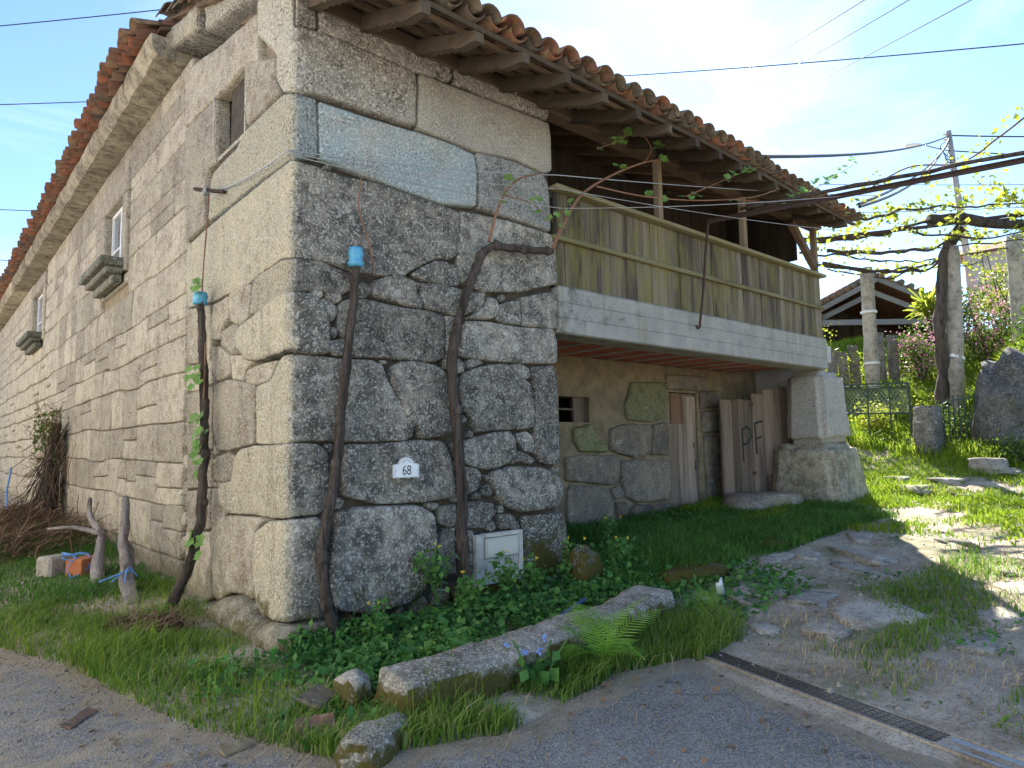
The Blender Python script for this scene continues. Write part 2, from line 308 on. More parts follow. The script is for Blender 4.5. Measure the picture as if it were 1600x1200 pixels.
# soil
b=NB('trodden_soil'); n=b.noise(2.2,7,.7,dist=.5); g=b.noise(60,3,.7); col=b.mix(b.ramp(n,(.36,0.),(.62,1.)),(.26,.20,.135),(.50,.43,.335)); col=b.mix(b.ramp(b.noise(14,5,.7),(.56,0.),(.66,.8)),col,(.42,.39,.34)); col=b.mix(b.ramp(g,(.36,.7),(.48,0.)),col,(.10,.075,.05))
mg=b.noise(1.1,5,.6); col=b.mix(b.ramp(mg,(.52,0.),(.66,.7)),col,(.09,.11,.03))
MAT['soil']=b.surf(col,.95,b.bump(b.math('ADD',n,b.math('MULTIPLY',g,.4)),.9,.02),spec=.1)
def leafmat(name,cols,trans=.35,rough=.5,patch=1.2):
    b=NB(name); il=b.island(); col=b.ramp(il,*[(i/(len(cols)-1),c) for i,c in enumerate(cols)])
    n=b.noise(patch,3,.5); col=b.mix(b.ramp(n,(.35,0.),(.65,.5)),col,cols[0]); return b.surf(col,rough,None,spec=.25,trans=trans)
MAT['grass']=leafmat('grass_blades',[(.09,.18,.02),(.13,.25,.028),(.18,.31,.035),(.25,.36,.06),(.42,.38,.16)],.4)
MAT['grassdk']=leafmat('shade_toned_grass',[(.06,.15,.025),(.085,.20,.032),(.11,.25,.036),(.18,.30,.06)],.4)  # shaded copy of the grass, the shade put into a darker green
MAT['grassyl']=leafmat('sun_toned_grass',[(.14,.24,.015),(.22,.33,.02),(.30,.40,.03),(.36,.40,.06)],.45)  # sunlit copy of the grass, sunlight put into a lighter, yellower colour
MAT['cover']=leafmat('ground_cover_leaf',[(.06,.17,.04),(.085,.23,.05),(.12,.29,.06),(.19,.36,.08)],.35)
MAT['celand']=leafmat('celandine_leaf',[(.11,.26,.06),(.15,.32,.075),(.2,.38,.09)],.4)
MAT['fern']=leafmat('fern_frond',[(.20,.42,.05),(.27,.50,.07),(.32,.54,.10)],.45)
MAT['vineleaf']=leafmat('vine_leaf',[(.16,.32,.07),(.22,.40,.09),(.30,.46,.15)],.45)
MAT['vinesun']=leafmat('sun_toned_vine_leaf',[(.24,.30,.025),(.34,.38,.04),(.42,.42,.07),(.2,.3,.03)],.55)  # young yellow-green leaves, with backlight also put into the colour
MAT['hedge']=leafmat('hedge_leaf',[(.05,.10,.015),(.08,.15,.02),(.14,.2,.03),(.2,.24,.05)],.4)
MAT['blossom']=leafmat('pink_blossom',[(.50,.22,.30),(.6,.32,.4),(.42,.2,.26)],.4)
MAT['hay']=leafmat('dry_brush',[(.20,.12,.07),(.28,.18,.10),(.14,.085,.055),(.33,.24,.14)],.1,.9)
MAT['straw']=leafmat('dry_straw',[(.42,.32,.17),(.5,.4,.23),(.32,.22,.12)],.1,.8)
MAT['yellowfl']=plain('yellow_petal',(.7,.55,.03),(.8,.6,.05),10,.6,.001)
MAT['bluefl']=plain('blue_petal',(.16,.28,.62),(.25,.38,.7),10,.6,.001)
# ------------------------------------------------------------------ terrain
T_S=[-9,0.6,2.8,5,8,9.6,11.5,13.5,15.5,18,23,30,80]; T_Z=[0,0,.14,.24,.38,.48,.85,1.36,1.95,3.0,5.0,6.0,10]
def ground_z(x,y):
    z=float(np.interp(.87*x+.5*y,T_S,T_Z))
    if x<.5: z=min(z,.22)
    return z+1.7*smooth01(15.9,17.4,x)*smooth01(.2,-1.3,y)
EDGE=[(-4.6,26),(-3.4,14),(-2.6,8),(-2.05,4),(-1.71,1.66),(-1.39,.78),(-1.21,-.38),(-1.04,-1.15),(-.8,-1.67),(-.63,-2.08),(-.29,-2.26),(.26,-2.46),(1.11,-2.32),(1.39,-2.25),(2.06,-2.41),(1.75,-3.18),(1.56,-3.98),(1.4,-5.5),(1.2,-9),(1.5,-22)]
RP=np.array(EDGE+[(-40,-22),(-40,26)])
def in_poly(P,pts):
    pts=np.atleast_2d(np.asarray(pts,float)); x,y=pts[:,0],pts[:,1]; c=np.zeros(len(pts),bool); n=len(P); j=n-1
    for i in range(n):
        xi,yi=P[i]; xj,yj=P[j]
        k=((yi>y)!=(yj>y))&(x<(xj-xi)*(y-yi)/((yj-yi) if yj!=yi else 1e-9)+xi); c^=k; j=i
    return c
def seg_dist(P,pts,closed=True):
    pts=np.atleast_2d(np.asarray(pts,float)); P=np.asarray(P,float); best=np.full(len(pts),1e9)
    n=len(P)
    for i in range(n if closed else n-1):
        a=P[i]; d=P[(i+1)%n]-a; L2=max(d@d,1e-12); t=np.clip(((pts-a)@d)/L2,0,1); q=a+t[:,None]*d; best=np.minimum(best,np.hypot(*(pts-q).T))
    return best
def bumps(x,y): return .035*vn(x*1.2,y*1.2,3)+.018*vn(x*3.3,y*3.3,9)+.008*vn(x*8,y*8,1)
def vn(x,y,seed=0):
    x=np.asarray(x,float)+seed*17.31; y=np.asarray(y,float)+seed*9.17; xi=np.floor(x).astype(np.int64); yi=np.floor(y).astype(np.int64); fx=x-xi; fy=y-yi; fx=fx*fx*(3-2*fx); fy=fy*fy*(3-2*fy)
    def hs(a,c):
        h=(a*374761393+c*668265263)&0xffffffff; h=((h^(h>>13))*1274126177)&0xffffffff; return ((h^(h>>16))&0xffff)/32767.5-1
    return .75*((hs(xi,yi)*(1-fx)+hs(xi+1,yi)*fx)*(1-fy)+(hs(xi,yi+1)*(1-fx)+hs(xi+1,yi+1)*fx)*fy)
def smv(a,b,x):
    t=np.clip((np.asarray(x)-a)/(b-a),0,1); return t*t*(3-2*t)
def ground_v(x,y):
    z=np.interp(.87*x+.5*y,T_S,T_Z); z=np.where(x<.5,np.minimum(z,.22),z); return z+1.7*smv(15.9,17.4,x)*(1-smv(-1.3,.2,y))
def surf_z(x,y):
    if in_poly(RP,[(x,y)])[0]: return 0.0
    d=seg_dist(np.array(EDGE),[(x,y)],False)[0]
    return ground_z(x,y)+bumps(x,y)*min(d/.5,1)+.012*min(d/.1,1)
def axis_steps(lo,a,b,hi,fine,coarse):
    o=[]; v=lo
    while v<a: o.append(v); v+=coarse
    v=a
    while v<b: o.append(v); v+=fine
    v=b
    while v<=hi: o.append(v); v+=coarse
    return o
xs=axis_steps(-42,-2.4,12,90,.11,1.5); xs=[v for v in xs if v<=18 or True]; xs=axis_steps(-42,-2.4,12,12.01,.11,1.5)+axis_steps(12.3,12.3,24,90,.3,3)
ys=axis_steps(-24,-5.2,3,3.01,.11,1.5)+axis_steps(3.3,3.3,12,90,.5,3)
gx,gy=np.meshgrid(xs,ys); P2=np.stack([gx.ravel(),gy.ravel()],1)
inr=in_poly(RP,P2); de=seg_dist(np.array(EDGE),P2,False)
vz=np.where(inr,-.05*np.minimum(de/.15,1)-.002,ground_v(P2[:,0],P2[:,1])+bumps(P2[:,0],P2[:,1])*np.minimum(de/.5,1)+.012*np.minimum(de/.1,1))
V=np.column_stack([P2,vz]); nx=len(xs); ny=len(ys)
q=np.array([(j*nx+i,j*nx+i+1,(j+1)*nx+i+1,(j+1)*nx+i) for j in range(ny-1) for i in range(nx-1)])
g=link('ground',npmesh('ground',V,q,True),MAT['soil']); g['kind']='structure'
# road sheet with a ragged edge
ed=[]
for i in range(len(EDGE)-1):
    a=Vector(EDGE[i]); c=Vector(EDGE[i+1]); n=max(1,int((c-a).length/.09)) if i>=3 and i<17 else 8
    for k in range(n):
        p=a.lerp(c,k/n); w=.07*nz(p.x*2.3,p.y*2.3,5)+.04*nz(p.x*9,p.y*9,2); ed.append(Vector((p.x+w,p.y+w*.6)))
ed+= [Vector(EDGE[-1]),Vector((-40,-22)),Vector((-40,26))]
ne=len(ed); EP=np.array([(p.x,p.y) for p in ed]); GX,GY=np.meshgrid(np.arange(-3.6,2.3,.11),np.arange(-6,4,.11)); GP_=np.column_stack([GX.ravel(),GY.ravel()]); GP_=GP_[in_poly(EP,GP_)&(seg_dist(EP,GP_)>.05)]
vv,ee,ff,_,_,_=delaunay_2d_cdt(ed+[Vector(p) for p in GP_],[(i,(i+1)%ne) for i in range(ne)],[],1,1e-6)
rm=pymesh('road',[(p.x,p.y,.006) for p in vv],ff); ra=rm.attributes.new('edge','FLOAT','POINT'); ra.data.foreach_set('value',seg_dist(EP[:-3],np.array([(p.x,p.y) for p in vv]),False).astype(np.float32))
o=link('road',rm,MAT['asphalt']); o['kind']='structure'

# ------------------------------------------------------------------ stones
def resample(P,step,jit,seed):
    n=len(P); out=[]
    for i in range(n):
        a=np.array(P[i]); c=np.array(P[(i+1)%n]); L_=np.hypot(*(c-a)); k=max(1,int(round(L_/step)))
        for t in range(k):
            p=a+(c-a)*t/k; out.append((p[0]+jit*nz(p[0]*9,p[1]*9,seed),p[1]+jit*nz(p[0]*9+40,p[1]*9,seed)))
    return np.array(out)
def chaikin(P):
    Q=np.roll(P,-1,0); o=np.empty((len(P)*2,2)); o[0::2]=P*.75+Q*.25; o[1::2]=P*.25+Q*.75; return o
def area2(P): x,y=np.array(P).T; return .5*(np.dot(x,np.roll(y,-1))-np.dot(y,np.roll(x,-1)))
def stone_mesh(name,poly,h,fmap,seed,gap=.012,res=1.,back=.16,rough=1.,edge=.045):
    P=np.array(poly,float)
    if area2(P)<0: P=P[::-1]
    A=abs(area2(P)); sp=min(max(math.sqrt(A)/15,.02),.05)*res
    B=chaikin(resample(chaikin(P),max(sp,.03),.012*rough,seed)) if A<.02 else chaikin(resample(P,max(sp*1.5,.04),.008*rough,seed))
    # inset
    def inset(Q,d):
        T=np.roll(Q,-1,0)-np.roll(Q,1,0); T/=np.maximum(np.hypot(*T.T),1e-9)[:,None]; return Q+np.stack([-T[:,1],T[:,0]],1)*d
    B=inset(B,gap)
    # drop near duplicates
    keep=[0]
    for i in range(1,len(B)):
        if np.hypot(*(B[i]-B[keep[-1]]))>sp*.45: keep.append(i)
    B=B[keep]; nb=len(B)
    pts=[tuple(p) for p in B]
    for d in (.008,.024):
        Q=inset(B,d); ok=in_poly(B,Q)&(seg_dist(B,Q)>d*.8); pts+=[tuple(p) for p,k in zip(Q,ok) if k]
    lo=B.min(0); hi=B.max(0); X,Y=np.meshgrid(np.arange(lo[0],hi[0],sp),np.arange(lo[1],hi[1],sp)); G=np.stack([X.ravel(),Y.ravel()],1); G=G+RNG.uniform(-.25,.25,G.shape)*sp
    if len(G):
        ok=in_poly(B,G)&(seg_dist(B,G)>.024+sp*.4); pts+=[tuple(p) for p in G[ok]]
    vv,ee,ff,ov,_,_=delaunay_2d_cdt([Vector(p) for p in pts],[(i,(i+1)%nb) for i in range(nb)],[],1,1e-5)
    vv=np.array([(p.x,p.y) for p in vv]); dd=seg_dist(B,vv)
    w=min(edge*(.6+h*9),.4*math.sqrt(A)+.01)
    out=[]
    for (u,z),d in zip(vv,dd):
        t=min(d/w,1); pr=h*max(1-(1-t)**3,0)**(1/2.4)
        pr+= (.016*nz(u*1.7,z*1.7,seed)+.013*nz(u*6,z*6,seed+3)+.009*nz(u*16,z*16,seed+5))*rough*min(d/.03,1)
        out.append(fmap(u,z,pr-.05))
    fs=[tuple(f) for f in ff]
    # skirt: boundary verts are those mapped from inputs 0..nb-1
    mp_={}
    for i,l in enumerate(ov):
        for k in l:
            if k<nb: mp_[k]=i
    bi=[mp_.get(k) for k in range(nb)]; bi=[k for k in bi if k is not None]; n0=len(out)
    for k in bi: out.append(fmap(vv[k][0],vv[k][1],-back))
    m=len(bi)
    for k in range(m): fs.append((bi[k],n0+k,n0+(k+1)%m,bi[(k+1)%m]))
    return pymesh(name,out,fs,True)
RC=.09
def wall_map(u,z,h):
    if u>RC: return (u,-h,z)
    if u<-RC: return (-h,-u,z)
    t=(u+RC)/(2*RC); p=Vector(((t*t)*RC,(1-t)**2*RC)); n=Vector((-(1-t),-t)).normalized(); return (p.x+n.x*h,p.y+n.y*h,z)
def back_map(u,z,h): return (u,1.8-h,z)
house=empty('stone_house',(0,0,0),'old two-storey granite farmhouse with clay tile roof and wooden balcony','house')
QUOIN_BLOCK=[
('l',0.05,[0,566,23,577,23,534,0,529]),
('l',0.05,[-87,614,-2,567,0,529,23,533,72,534,125,532,129,528,128,475,62,474,22,473,0,468,-21,475,-33,490,-38,497,-37,517,-86,561]),
('l',0.05,[23,558,30,559,86,558,165,560,172,558,173,541,169,537,129,532,62,534,26,533,23,537]),
('l',0.05,[175,560,203,565,284,570,311,569,315,559,314,541,272,540,212,537,175,537]),
('p',0.05,[131,532,146,534,177,534,222,536,272,537,314,538,317,521,317,479,304,473,263,478,201,471,170,473,133,474,129,476,130,508]),
('b',0.05,[24,468,62,468,129,471,170,471,201,468,205,445,203,410,181,407,157,403,112,407,62,411,26,415,24,445]),
('q',0.05,[25,415,0,407,-72,410,-172,409,-221,409,-217,452,-206,463,-170,465,-137,465,-116,475,-40,475,-19,474,0,468,23,469,25,442]),
('c',0.05,[203,471,228,474,256,476,302,472,310,464,313,438,313,405,269,408,244,409,205,410,206,443]),
('d',0.05,[-2,407,23,407,46,405,89,407,169,401,180,399,180,356,168,348,148,345,122,329,113,322,78,319,60,318,48,320,31,324,5,322,-4,322,-20,324,-73,320,-93,317,-152,317,-200,317,-291,326,-299,401,-163,406,-74,407]),
('d',0.05,[182,402,247,405,319,402,320,370,322,346,264,328,211,321,193,323,182,327,177,353]),
('d',0.05,[122,326,133,334,150,344,161,345,178,342,181,334,179,323,169,321,154,321,135,321]),
('d',0.05,[80,312,95,320,112,322,133,318,128,308,135,300,133,293,125,294,100,296,80,300]),
('d',0.05,[133,318,148,321,185,319,213,320,212,309,202,298,188,294,174,291,161,292,138,295,133,307]),
('d',0.05,[215,316,227,316,234,306,226,294,206,291,191,290,213,307]),
('d',0.05,[236,311,262,319,263,290,243,291,228,294]),
('d',0.05,[265,322,313,334,324,334,323,293,316,292,264,290]),
('d',0.05,[188,287,206,289,228,289,253,288,314,291,319,275,318,252,282,249,258,249,223,248,180,249,179,256]),
('d',0.05,[47,289,62,295,78,294,107,292,141,292,159,290,160,272,160,248,149,242,129,242,104,242,84,242,62,241,50,241,55,253,46,261,45,278]),
('d',0.05,[162,289,173,289,176,273,170,247,162,246]),
('d',0.05,[-2,320,10,322,31,322,45,318,60,316,60,303,48,296,29,296,4,292,-12,290,-44,289,-75,284,-92,287,-89,305,-85,317,-73,320,-20,323]),
('d',0.05,[19,297,30,297,31,291,26,289,19,293]),
('d',0.05,[32,298,48,297,49,291,43,287,34,291]),
('d',0.05,[28,289,34,291,43,284,44,279,39,269,34,277]),
('d',0.05,[36,265,43,266,45,257,37,255]),
('d',0.05,[37,254,52,256,55,247,52,241,44,240,36,245]),
('d',0.09,[-7,293,10,292,19,292,27,288,31,281,36,268,36,255,35,242,16,240,-3,243,-15,241,-67,239,-91,243,-116,257,-123,267,-117,277,-73,283,-39,289,-17,292]),
('w',0.05,[-149,317,-111,319,-90,315,-93,297,-96,285,-117,279,-144,288,-152,305]),
('w',0.05,[-197,314,-152,315,-153,293,-173,285,-176,274,-202,277,-203,301]),
('w',0.05,[-171,281,-137,284,-117,278,-128,268,-119,252,-139,253,-168,267]),
('w',0.05,[-202,269,-170,265,-146,253,-142,236,-153,232,-178,230,-193,240]),
('w',0.05,[-143,253,-110,250,-85,241,-100,234,-106,224,-135,229]),
('w',0.05,[-97,234,-70,237,-26,236,-31,230,-42,220,-73,218,-100,223]),
('w',0.05,[-189,228,-149,230,-77,219,-74,196,-77,165,-112,162,-146,159,-174,160,-187,175,-192,202]),
('d',0.05,[-17,238,-2,239,21,239,52,238,78,239,89,236,96,219,107,204,124,183,123,172,117,166,92,165,50,165,15,166,-9,164,-56,164,-72,165,-71,196,-72,217,-41,220,-28,230]),
('d',0.07,[99,234,111,240,130,241,147,239,160,233,168,219,174,200,177,183,172,172,159,169,131,167,125,178,114,191,108,205,99,220]),
('d',0.07,[184,234,205,241,223,245,239,246,250,241,258,234,274,227,279,208,280,187,278,178,260,176,221,175,198,173,193,186,182,196,180,222]),
('d',0.05,[279,245,312,249,317,242,318,219,318,188,319,162,318,139,308,135,288,140,281,156,282,184,281,219]),
('d',0.05,[247,246,262,248,274,243,277,234,266,231,256,237]),
('d',0.05,[186,247,201,248,212,245,198,239,187,238]),
('d',0.05,[160,251,177,248,185,243,183,234,173,232,160,236]),
('d',0.07,[183,163,198,168,222,173,244,174,251,164,251,149,242,141,221,135,207,135,186,141,172,151,169,162]),
('d',0.05,[253,171,268,174,278,168,282,149,266,153,256,162]),
('d',0.05,[252,152,260,153,281,143,275,138,257,141,246,139]),
('d',0.05,[184,139,198,137,205,130,201,116,189,111,184,113,172,120]),
('d',0.08,[217,132,249,137,289,134,308,128,320,117,320,103,311,90,288,88,258,88,239,94,226,106,218,121]),
('d',0.05,[183,102,202,103,219,100,224,91,216,84,206,76,185,78,175,91]),
('d',0.05,[229,87,244,87,254,77,256,70,231,73]),
('d',0.05,[152,101,172,102,172,82,165,80,153,85]),
('d',0.05,[138,106,150,106,152,101,146,98,138,100]),
('d',0.05,[158,79,170,80,171,36,153,32,152,65]),
('d',0.05,[181,76,193,75,192,27,177,29]),
('m',0.05,[261,83,288,83,318,83,326,69,328,46,329,15,328,-23,269,-14,259,21]),
('m',0.05,[196,27,257,18,267,-13,208,-10]),
('d',0.06,[51,162,92,163,131,166,153,165,161,160,167,144,169,131,171,114,166,109,136,107,106,108,84,109,65,114,51,117,49,129,50,148]),
('d',0.11,[43,104,67,107,104,106,128,104,143,95,146,78,145,58,141,40,131,24,110,16,77,14,51,20,36,28,35,52,39,78]),
('d',0.07,[-9,164,15,164,28,163,35,155,37,143,37,127,34,111,28,104,13,104,-5,103,-35,101,-77,101,-112,99,-144,99,-165,107,-169,121,-159,127,-129,130,-123,150,-108,160,-78,163,-50,163]),
('w',0.05,[-178,153,-146,157,-126,153,-129,130,-166,127,-184,129,-181,144]),
('w',0.05,[-190,120,-172,121,-168,107,-147,97,-160,81,-190,78]),
('d',0.1,[-32,99,4,102,27,102,34,90,34,68,33,50,31,32,31,19,6,20,-18,19,-42,19,-56,31,-62,46,-65,71,-60,88]),
('w',0.07,[-137,96,-78,99,-42,100,-63,90,-67,68,-65,46,-62,30,-73,27,-94,29,-123,26,-158,13,-174,15,-179,37,-185,77,-162,92]),
('e',0.22,[-191,3,-174,10,-157,11,-134,20,-98,27,-76,25,-57,27,-44,15,-6,19,32,16,46,12,51,4,51,-18,41,-40,19,-40,-6,-36,-79,-45,-137,-53,-168,-32]),
('w',0.05,[-293,324,-209,316,-205,284,-208,256,-285,258]),
('w',0.05,[-287,255,-199,256,-194,230,-240,225,-282,227]),
('w',0.05,[-285,224,-196,227,-192,162,-276,154]),
('w',0.05,[-278,151,-192,159,-194,122,-276,117]),
('w',0.05,[-275,114,-196,120,-195,78,-269,71]),
('w',0.05,[-272,69,-193,76,-185,11,-264,-19]),
('w',0.05,[-324,631,-196,602,-84,583,-83,538,-79,532,-119,547,-171,545,-206,548,-317,554]),
('w',0.05,[-116,548,-37,515,-37,496,-32,487,-30,477,-66,478,-110,479,-114,500]),
('w',0.05,[-317,551,-206,546,-202,472,-229,472,-237,449,-232,411,-300,407,-310,471]),
]
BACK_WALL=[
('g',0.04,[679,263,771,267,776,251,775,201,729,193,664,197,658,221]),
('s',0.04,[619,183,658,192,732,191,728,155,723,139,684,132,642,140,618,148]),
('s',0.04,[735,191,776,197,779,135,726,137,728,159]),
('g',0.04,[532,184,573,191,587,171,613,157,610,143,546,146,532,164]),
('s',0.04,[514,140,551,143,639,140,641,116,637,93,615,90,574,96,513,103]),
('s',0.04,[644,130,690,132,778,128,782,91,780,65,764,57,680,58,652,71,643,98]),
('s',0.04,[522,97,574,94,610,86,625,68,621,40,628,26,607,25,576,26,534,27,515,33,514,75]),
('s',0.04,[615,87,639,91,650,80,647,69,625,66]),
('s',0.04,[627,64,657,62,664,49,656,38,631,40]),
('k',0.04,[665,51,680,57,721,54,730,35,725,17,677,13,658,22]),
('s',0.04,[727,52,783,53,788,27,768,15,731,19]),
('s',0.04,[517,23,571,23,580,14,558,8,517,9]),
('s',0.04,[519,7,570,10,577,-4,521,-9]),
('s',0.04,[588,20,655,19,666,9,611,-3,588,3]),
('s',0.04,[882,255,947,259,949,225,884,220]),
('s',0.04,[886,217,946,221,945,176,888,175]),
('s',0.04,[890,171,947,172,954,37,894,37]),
]

MK=dict(l='light',p='pale',b='blue',q='bluequoin',c='greybl',d='dark',w='warm',m='mossy',e='base',g='green',s='shelt',k='burnt')
wall_f=None
def cells(openings,u0,u1,z0,z1):
    us=sorted({u0,u1,*[o[0] for o in openings],*[o[1] for o in openings]}); zs=sorted({z0,z1,*[o[2] for o in openings],*[o[3] for o in openings]}); out=[]
    for a,c in zip(us,us[1:]):
        run=None
        for d,e in zip(zs,zs[1:]):
            mu,mz=(a+c)/2,(d+e)/2
            hole=any(o[0]<mu<o[1] and o[2]<mz<o[3] for o in openings)
            if hole:
                if run: out.append((a,c,*run)); run=None
            else: run=(run[0],e) if run else (d,e)
        if run: out.append((a,c,*run))
    return out
# mortar cores
LOPEN=[(1.24,2.08,4.77,5.49),(6.42,7.75,4.58,5.66),(15.4,17.3,4.66,5.9)]
mb=MB()
for a,c,d,e in cells(LOPEN,.58,30,-.8,6.42):
    if a<3.2: e=min(e,5.62+.25*a)
    mb.box((.085,a,d),(.55,c,e))
core_l=mb.build('left_wall',MAT['mortarw'],house)
mb=MB(); mb.box((.09,.09,-.6),(3.17,1.79,5.58)); core_f=mb.build('front_wall',MAT['mortar'],house)
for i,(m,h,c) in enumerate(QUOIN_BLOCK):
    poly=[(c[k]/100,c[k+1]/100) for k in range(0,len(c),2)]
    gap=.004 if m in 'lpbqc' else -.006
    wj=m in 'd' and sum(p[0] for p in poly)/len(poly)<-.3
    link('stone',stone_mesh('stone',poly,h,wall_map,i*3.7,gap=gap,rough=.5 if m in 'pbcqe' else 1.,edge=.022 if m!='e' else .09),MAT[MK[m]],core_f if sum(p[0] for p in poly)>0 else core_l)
# left wall beyond the straight joint: coursed rubble
rs=random.Random(11)
zc=[-.7]; 
while zc[-1]<6.0: zc.append(zc[-1]+rs.uniform(.36,.66))
zc[-1]=6.41
if zc[-1]-zc[-2]>.8: zc.insert(-1,(zc[-1]+zc[-2])/2)
def course(u,k):
    if k==0 or k==len(zc)-1: return zc[k]
    t=u/1.45+k*.37; i0=math.floor(t); f=smooth01(.46,.54,t-i0); h=lambda i: (math.sin(i*127.1+k*311.7)*43758.5453)%1-.5
    return zc[k]+.07*(h(i0)*(1-f)+h(i0+1)*f)+.012*nz(u*1.6,k*5.3,8)
SUR=[(6.1,8.05,4.2,6.02),(15.0,17.7,4.3,6.25)]
near=[];far=[]
for k in range(len(zc)-1):
    y=3.02; cuts=[y]
    while y<28.5:
        y+=rs.choice([.45,.6,.75,.9,1.1,1.3])*rs.uniform(.85,1.15); cuts.append(y)
    zm=(zc[k]+zc[k+1])/2
    for s0,s1,sz0,sz1 in SUR:
        if sz0<zm<sz1:
            cuts=[c for c in cuts if not(s0-.22<c<s1+.22)]+[s0,s1]; cuts.sort()
    for a,c in zip(cuts,cuts[1:]):
        if any(s0-.01<(a+c)/2<s1+.01 and sz0<zm<sz1 for s0,s1,sz0,sz1 in SUR): continue
        l0,l1=rs.uniform(-.05,.05),rs.uniform(-.05,.05)
        if any(abs(a-s)<.01 for w_ in SUR for s in w_[:2]) or a<3.03: l0=0
        if any(abs(c-s)<.01 for w_ in SUR for s in w_[:2]): l1=0
        def quad(a,c,l0,l1,f0,f1):
            zb=lambda u,f: course(u,k)*(1-f)+course(u,k+1)*f
            return [(-(a-l0),zb(a,f0)),(-(a+l0),zb(a,f1)),(-((a+c)/2),zb((a+c)/2,f1)),(-(c+l1),zb(c,f1)),(-(c-l1),zb(c,f0)),(-((a+c)/2),zb((a+c)/2,f0))]
        ps=[quad(a,c,l0,l1,0,1)]
        if c-a>.5 and rs.random()<.22:
            f=rs.uniform(.35,.65); ps=[quad(a,c,l0,l1,0,f),quad(a,c,l0,l1,f,1)]
        for p in ps: (near if a<13.2 else far).append((p,a))
for i,(p,a) in enumerate(near):
    link('stone',stone_mesh('stone',p,.045,lambda u,z,h:(.02-h,-u,z),50+i*2.3,gap=.003,res=1.5 if a<7 else 2.2,rough=1.,edge=.02),MAT['warm'],core_l)
mb=MB()
for i,(p,a) in enumerate(far):
    me=stone_mesh('tmp',p,.045,lambda u,z,h:(.02-h,-u,z),50+i*2.3,gap=.012,res=3,rough=.8); mb.add([v.co[:] for v in me.vertices],[tuple(q.vertices) for q in me.polygons]); bpy.data.meshes.remove(me)
o=mb.build('far_stones',MAT['warm'],core_l,True); o['kind']='stuff'
# plastered stretch far along the wall

# straight joint strip at the end of the older wall is just the gap; window surrounds
def dressed(name,pts,depth,fm,mat,par,seed,h=.05): return link(name,stone_mesh(name,pts,h,fm,seed,gap=.006,rough=.5,res=1.4,back=depth),mat,par)
lm=lambda u,z,h:(.0-h-.02,-u,z)
for n,(a,c,z0,z1) in enumerate(LOPEN[1:]):
    s0,s1,sz0,sz1=SUR[n]
    win=MB().box((.14,a,z0),(.20,c,z1)).build('window',MAT['glassdk'],house)
    fr=MB(); t=.06
    fr.box((.10,a+.0,z0),(.138,a+t,z1)).box((.10,c-t,z0),(.138,c,z1)).box((.101,a+t,z1-t),(.137,c-t,z1)).box((.101,a+t,z0),(.137,c-t,z0+t))
    fr.box((.102,(a+c)/2-.03,z0+t),(.136,(a+c)/2+.03,z1-t)); zz=z0+(z1-z0)*.38
    fr.box((.104,a+t,zz-.014),(.134,(a+c)/2-.03,zz+.014)).box((.104,(a+c)/2+.03,zz-.014),(.134,c-t,zz+.014))
    fr.build('frame',MAT['paintwhite'],win)
    dressed('jamb',[(-s0,z0-.2),(-s0,z1),(-a,z1),(-a,z0-.2)],.30,lm,MAT['warm'],win,3+n); dressed('jamb',[(-c,z0-.2),(-c,z1),(-s1,z1),(-s1,z0-.2)],.30,lm,MAT['warm'],win,9+n)
    dressed('lintel',[(-s0,z1),(-s0,sz1),(-s1,sz1),(-s1,z1)],.30,lm,MAT['warm'],win,13+n)
    mb=MB(); y0,y1=a-.25,c+.25     # moulded sill: stepped underside
    for (x0,x1,zb,zt,e) in ((-.34,.12,z0-.13,z0,0),(-.25,.0,z0-.23,z0-.131,.07),(-.14,.0,z0-.36,z0-.231,.14)): mb.box((x0,y0+e,zb),(x1,y1-e,zt),None,.02)
    mb.build('sill',MAT['sill'],win)
    if sz0<z0-.36: dressed('apron_stone',[(-s0,sz0),(-s0,z0-.2),(-s1,z0-.2),(-s1,sz0)],.2,lambda u,z,h:(.02-h,-u,z),MAT['warm'],win,21+n)
# narrow slot window near the corner
a,c,z0,z1=LOPEN[0]
w=MB().box((.30,a,z0),(.34,c,z1)).build('shutter',MAT['doordk'],house)
mb=MB(); mb.box((.0,c,z0-.02),(.29,c+.04,z1)).box((.03,a-.04,z0),(.29,a,z1)).box((.03,a,z1),(.29,c,z1+.04)).box((.03,a,z0-.04),(.29,c,z0)); mb.build('reveal',MAT['light'],w)
MB().box((.27,a+.36,z0),(.299,a+.40,z1)).build('shutter_batten',MAT['door'],w)
# cornice stones of the main roof
y=3.3; i=0
while y<30:
    l_=rs.uniform(1.2,2.1); pr=[(.1,6.43),(-.30,6.45),(-.37,6.53),(-.385,6.70),(.1,6.70)]; mb=MB(); dz=rs.uniform(-.015,.015)
    n=max(4,int(l_/.18)); vv=[]
    for k in range(n+1):
        yy=y+.006+(l_-.012)*k/n; e=.02 if k in(0,n) else 0
        for j,(px,pz) in enumerate(pr):
            wx=.02*nz(yy*2,px*5,i); vv.append((px+wx*(px<0)+e*(px<0),yy,pz+dz+.012*nz(yy*3,pz*5,i+4)))
    fs=[]; m=len(pr)
    for k in range(n):
        for j in range(m): fs.append((k*m+j,k*m+(j+1)%m,(k+1)*m+(j+1)%m,(k+1)*m+j))
    fs.append(tuple(range(m))); fs.append(tuple(n*m+j for j in range(m))[::-1])
    mb.add(vv,fs); mb.build('cornice_stone',MAT['cornice'],house); y+=l_; i+=1
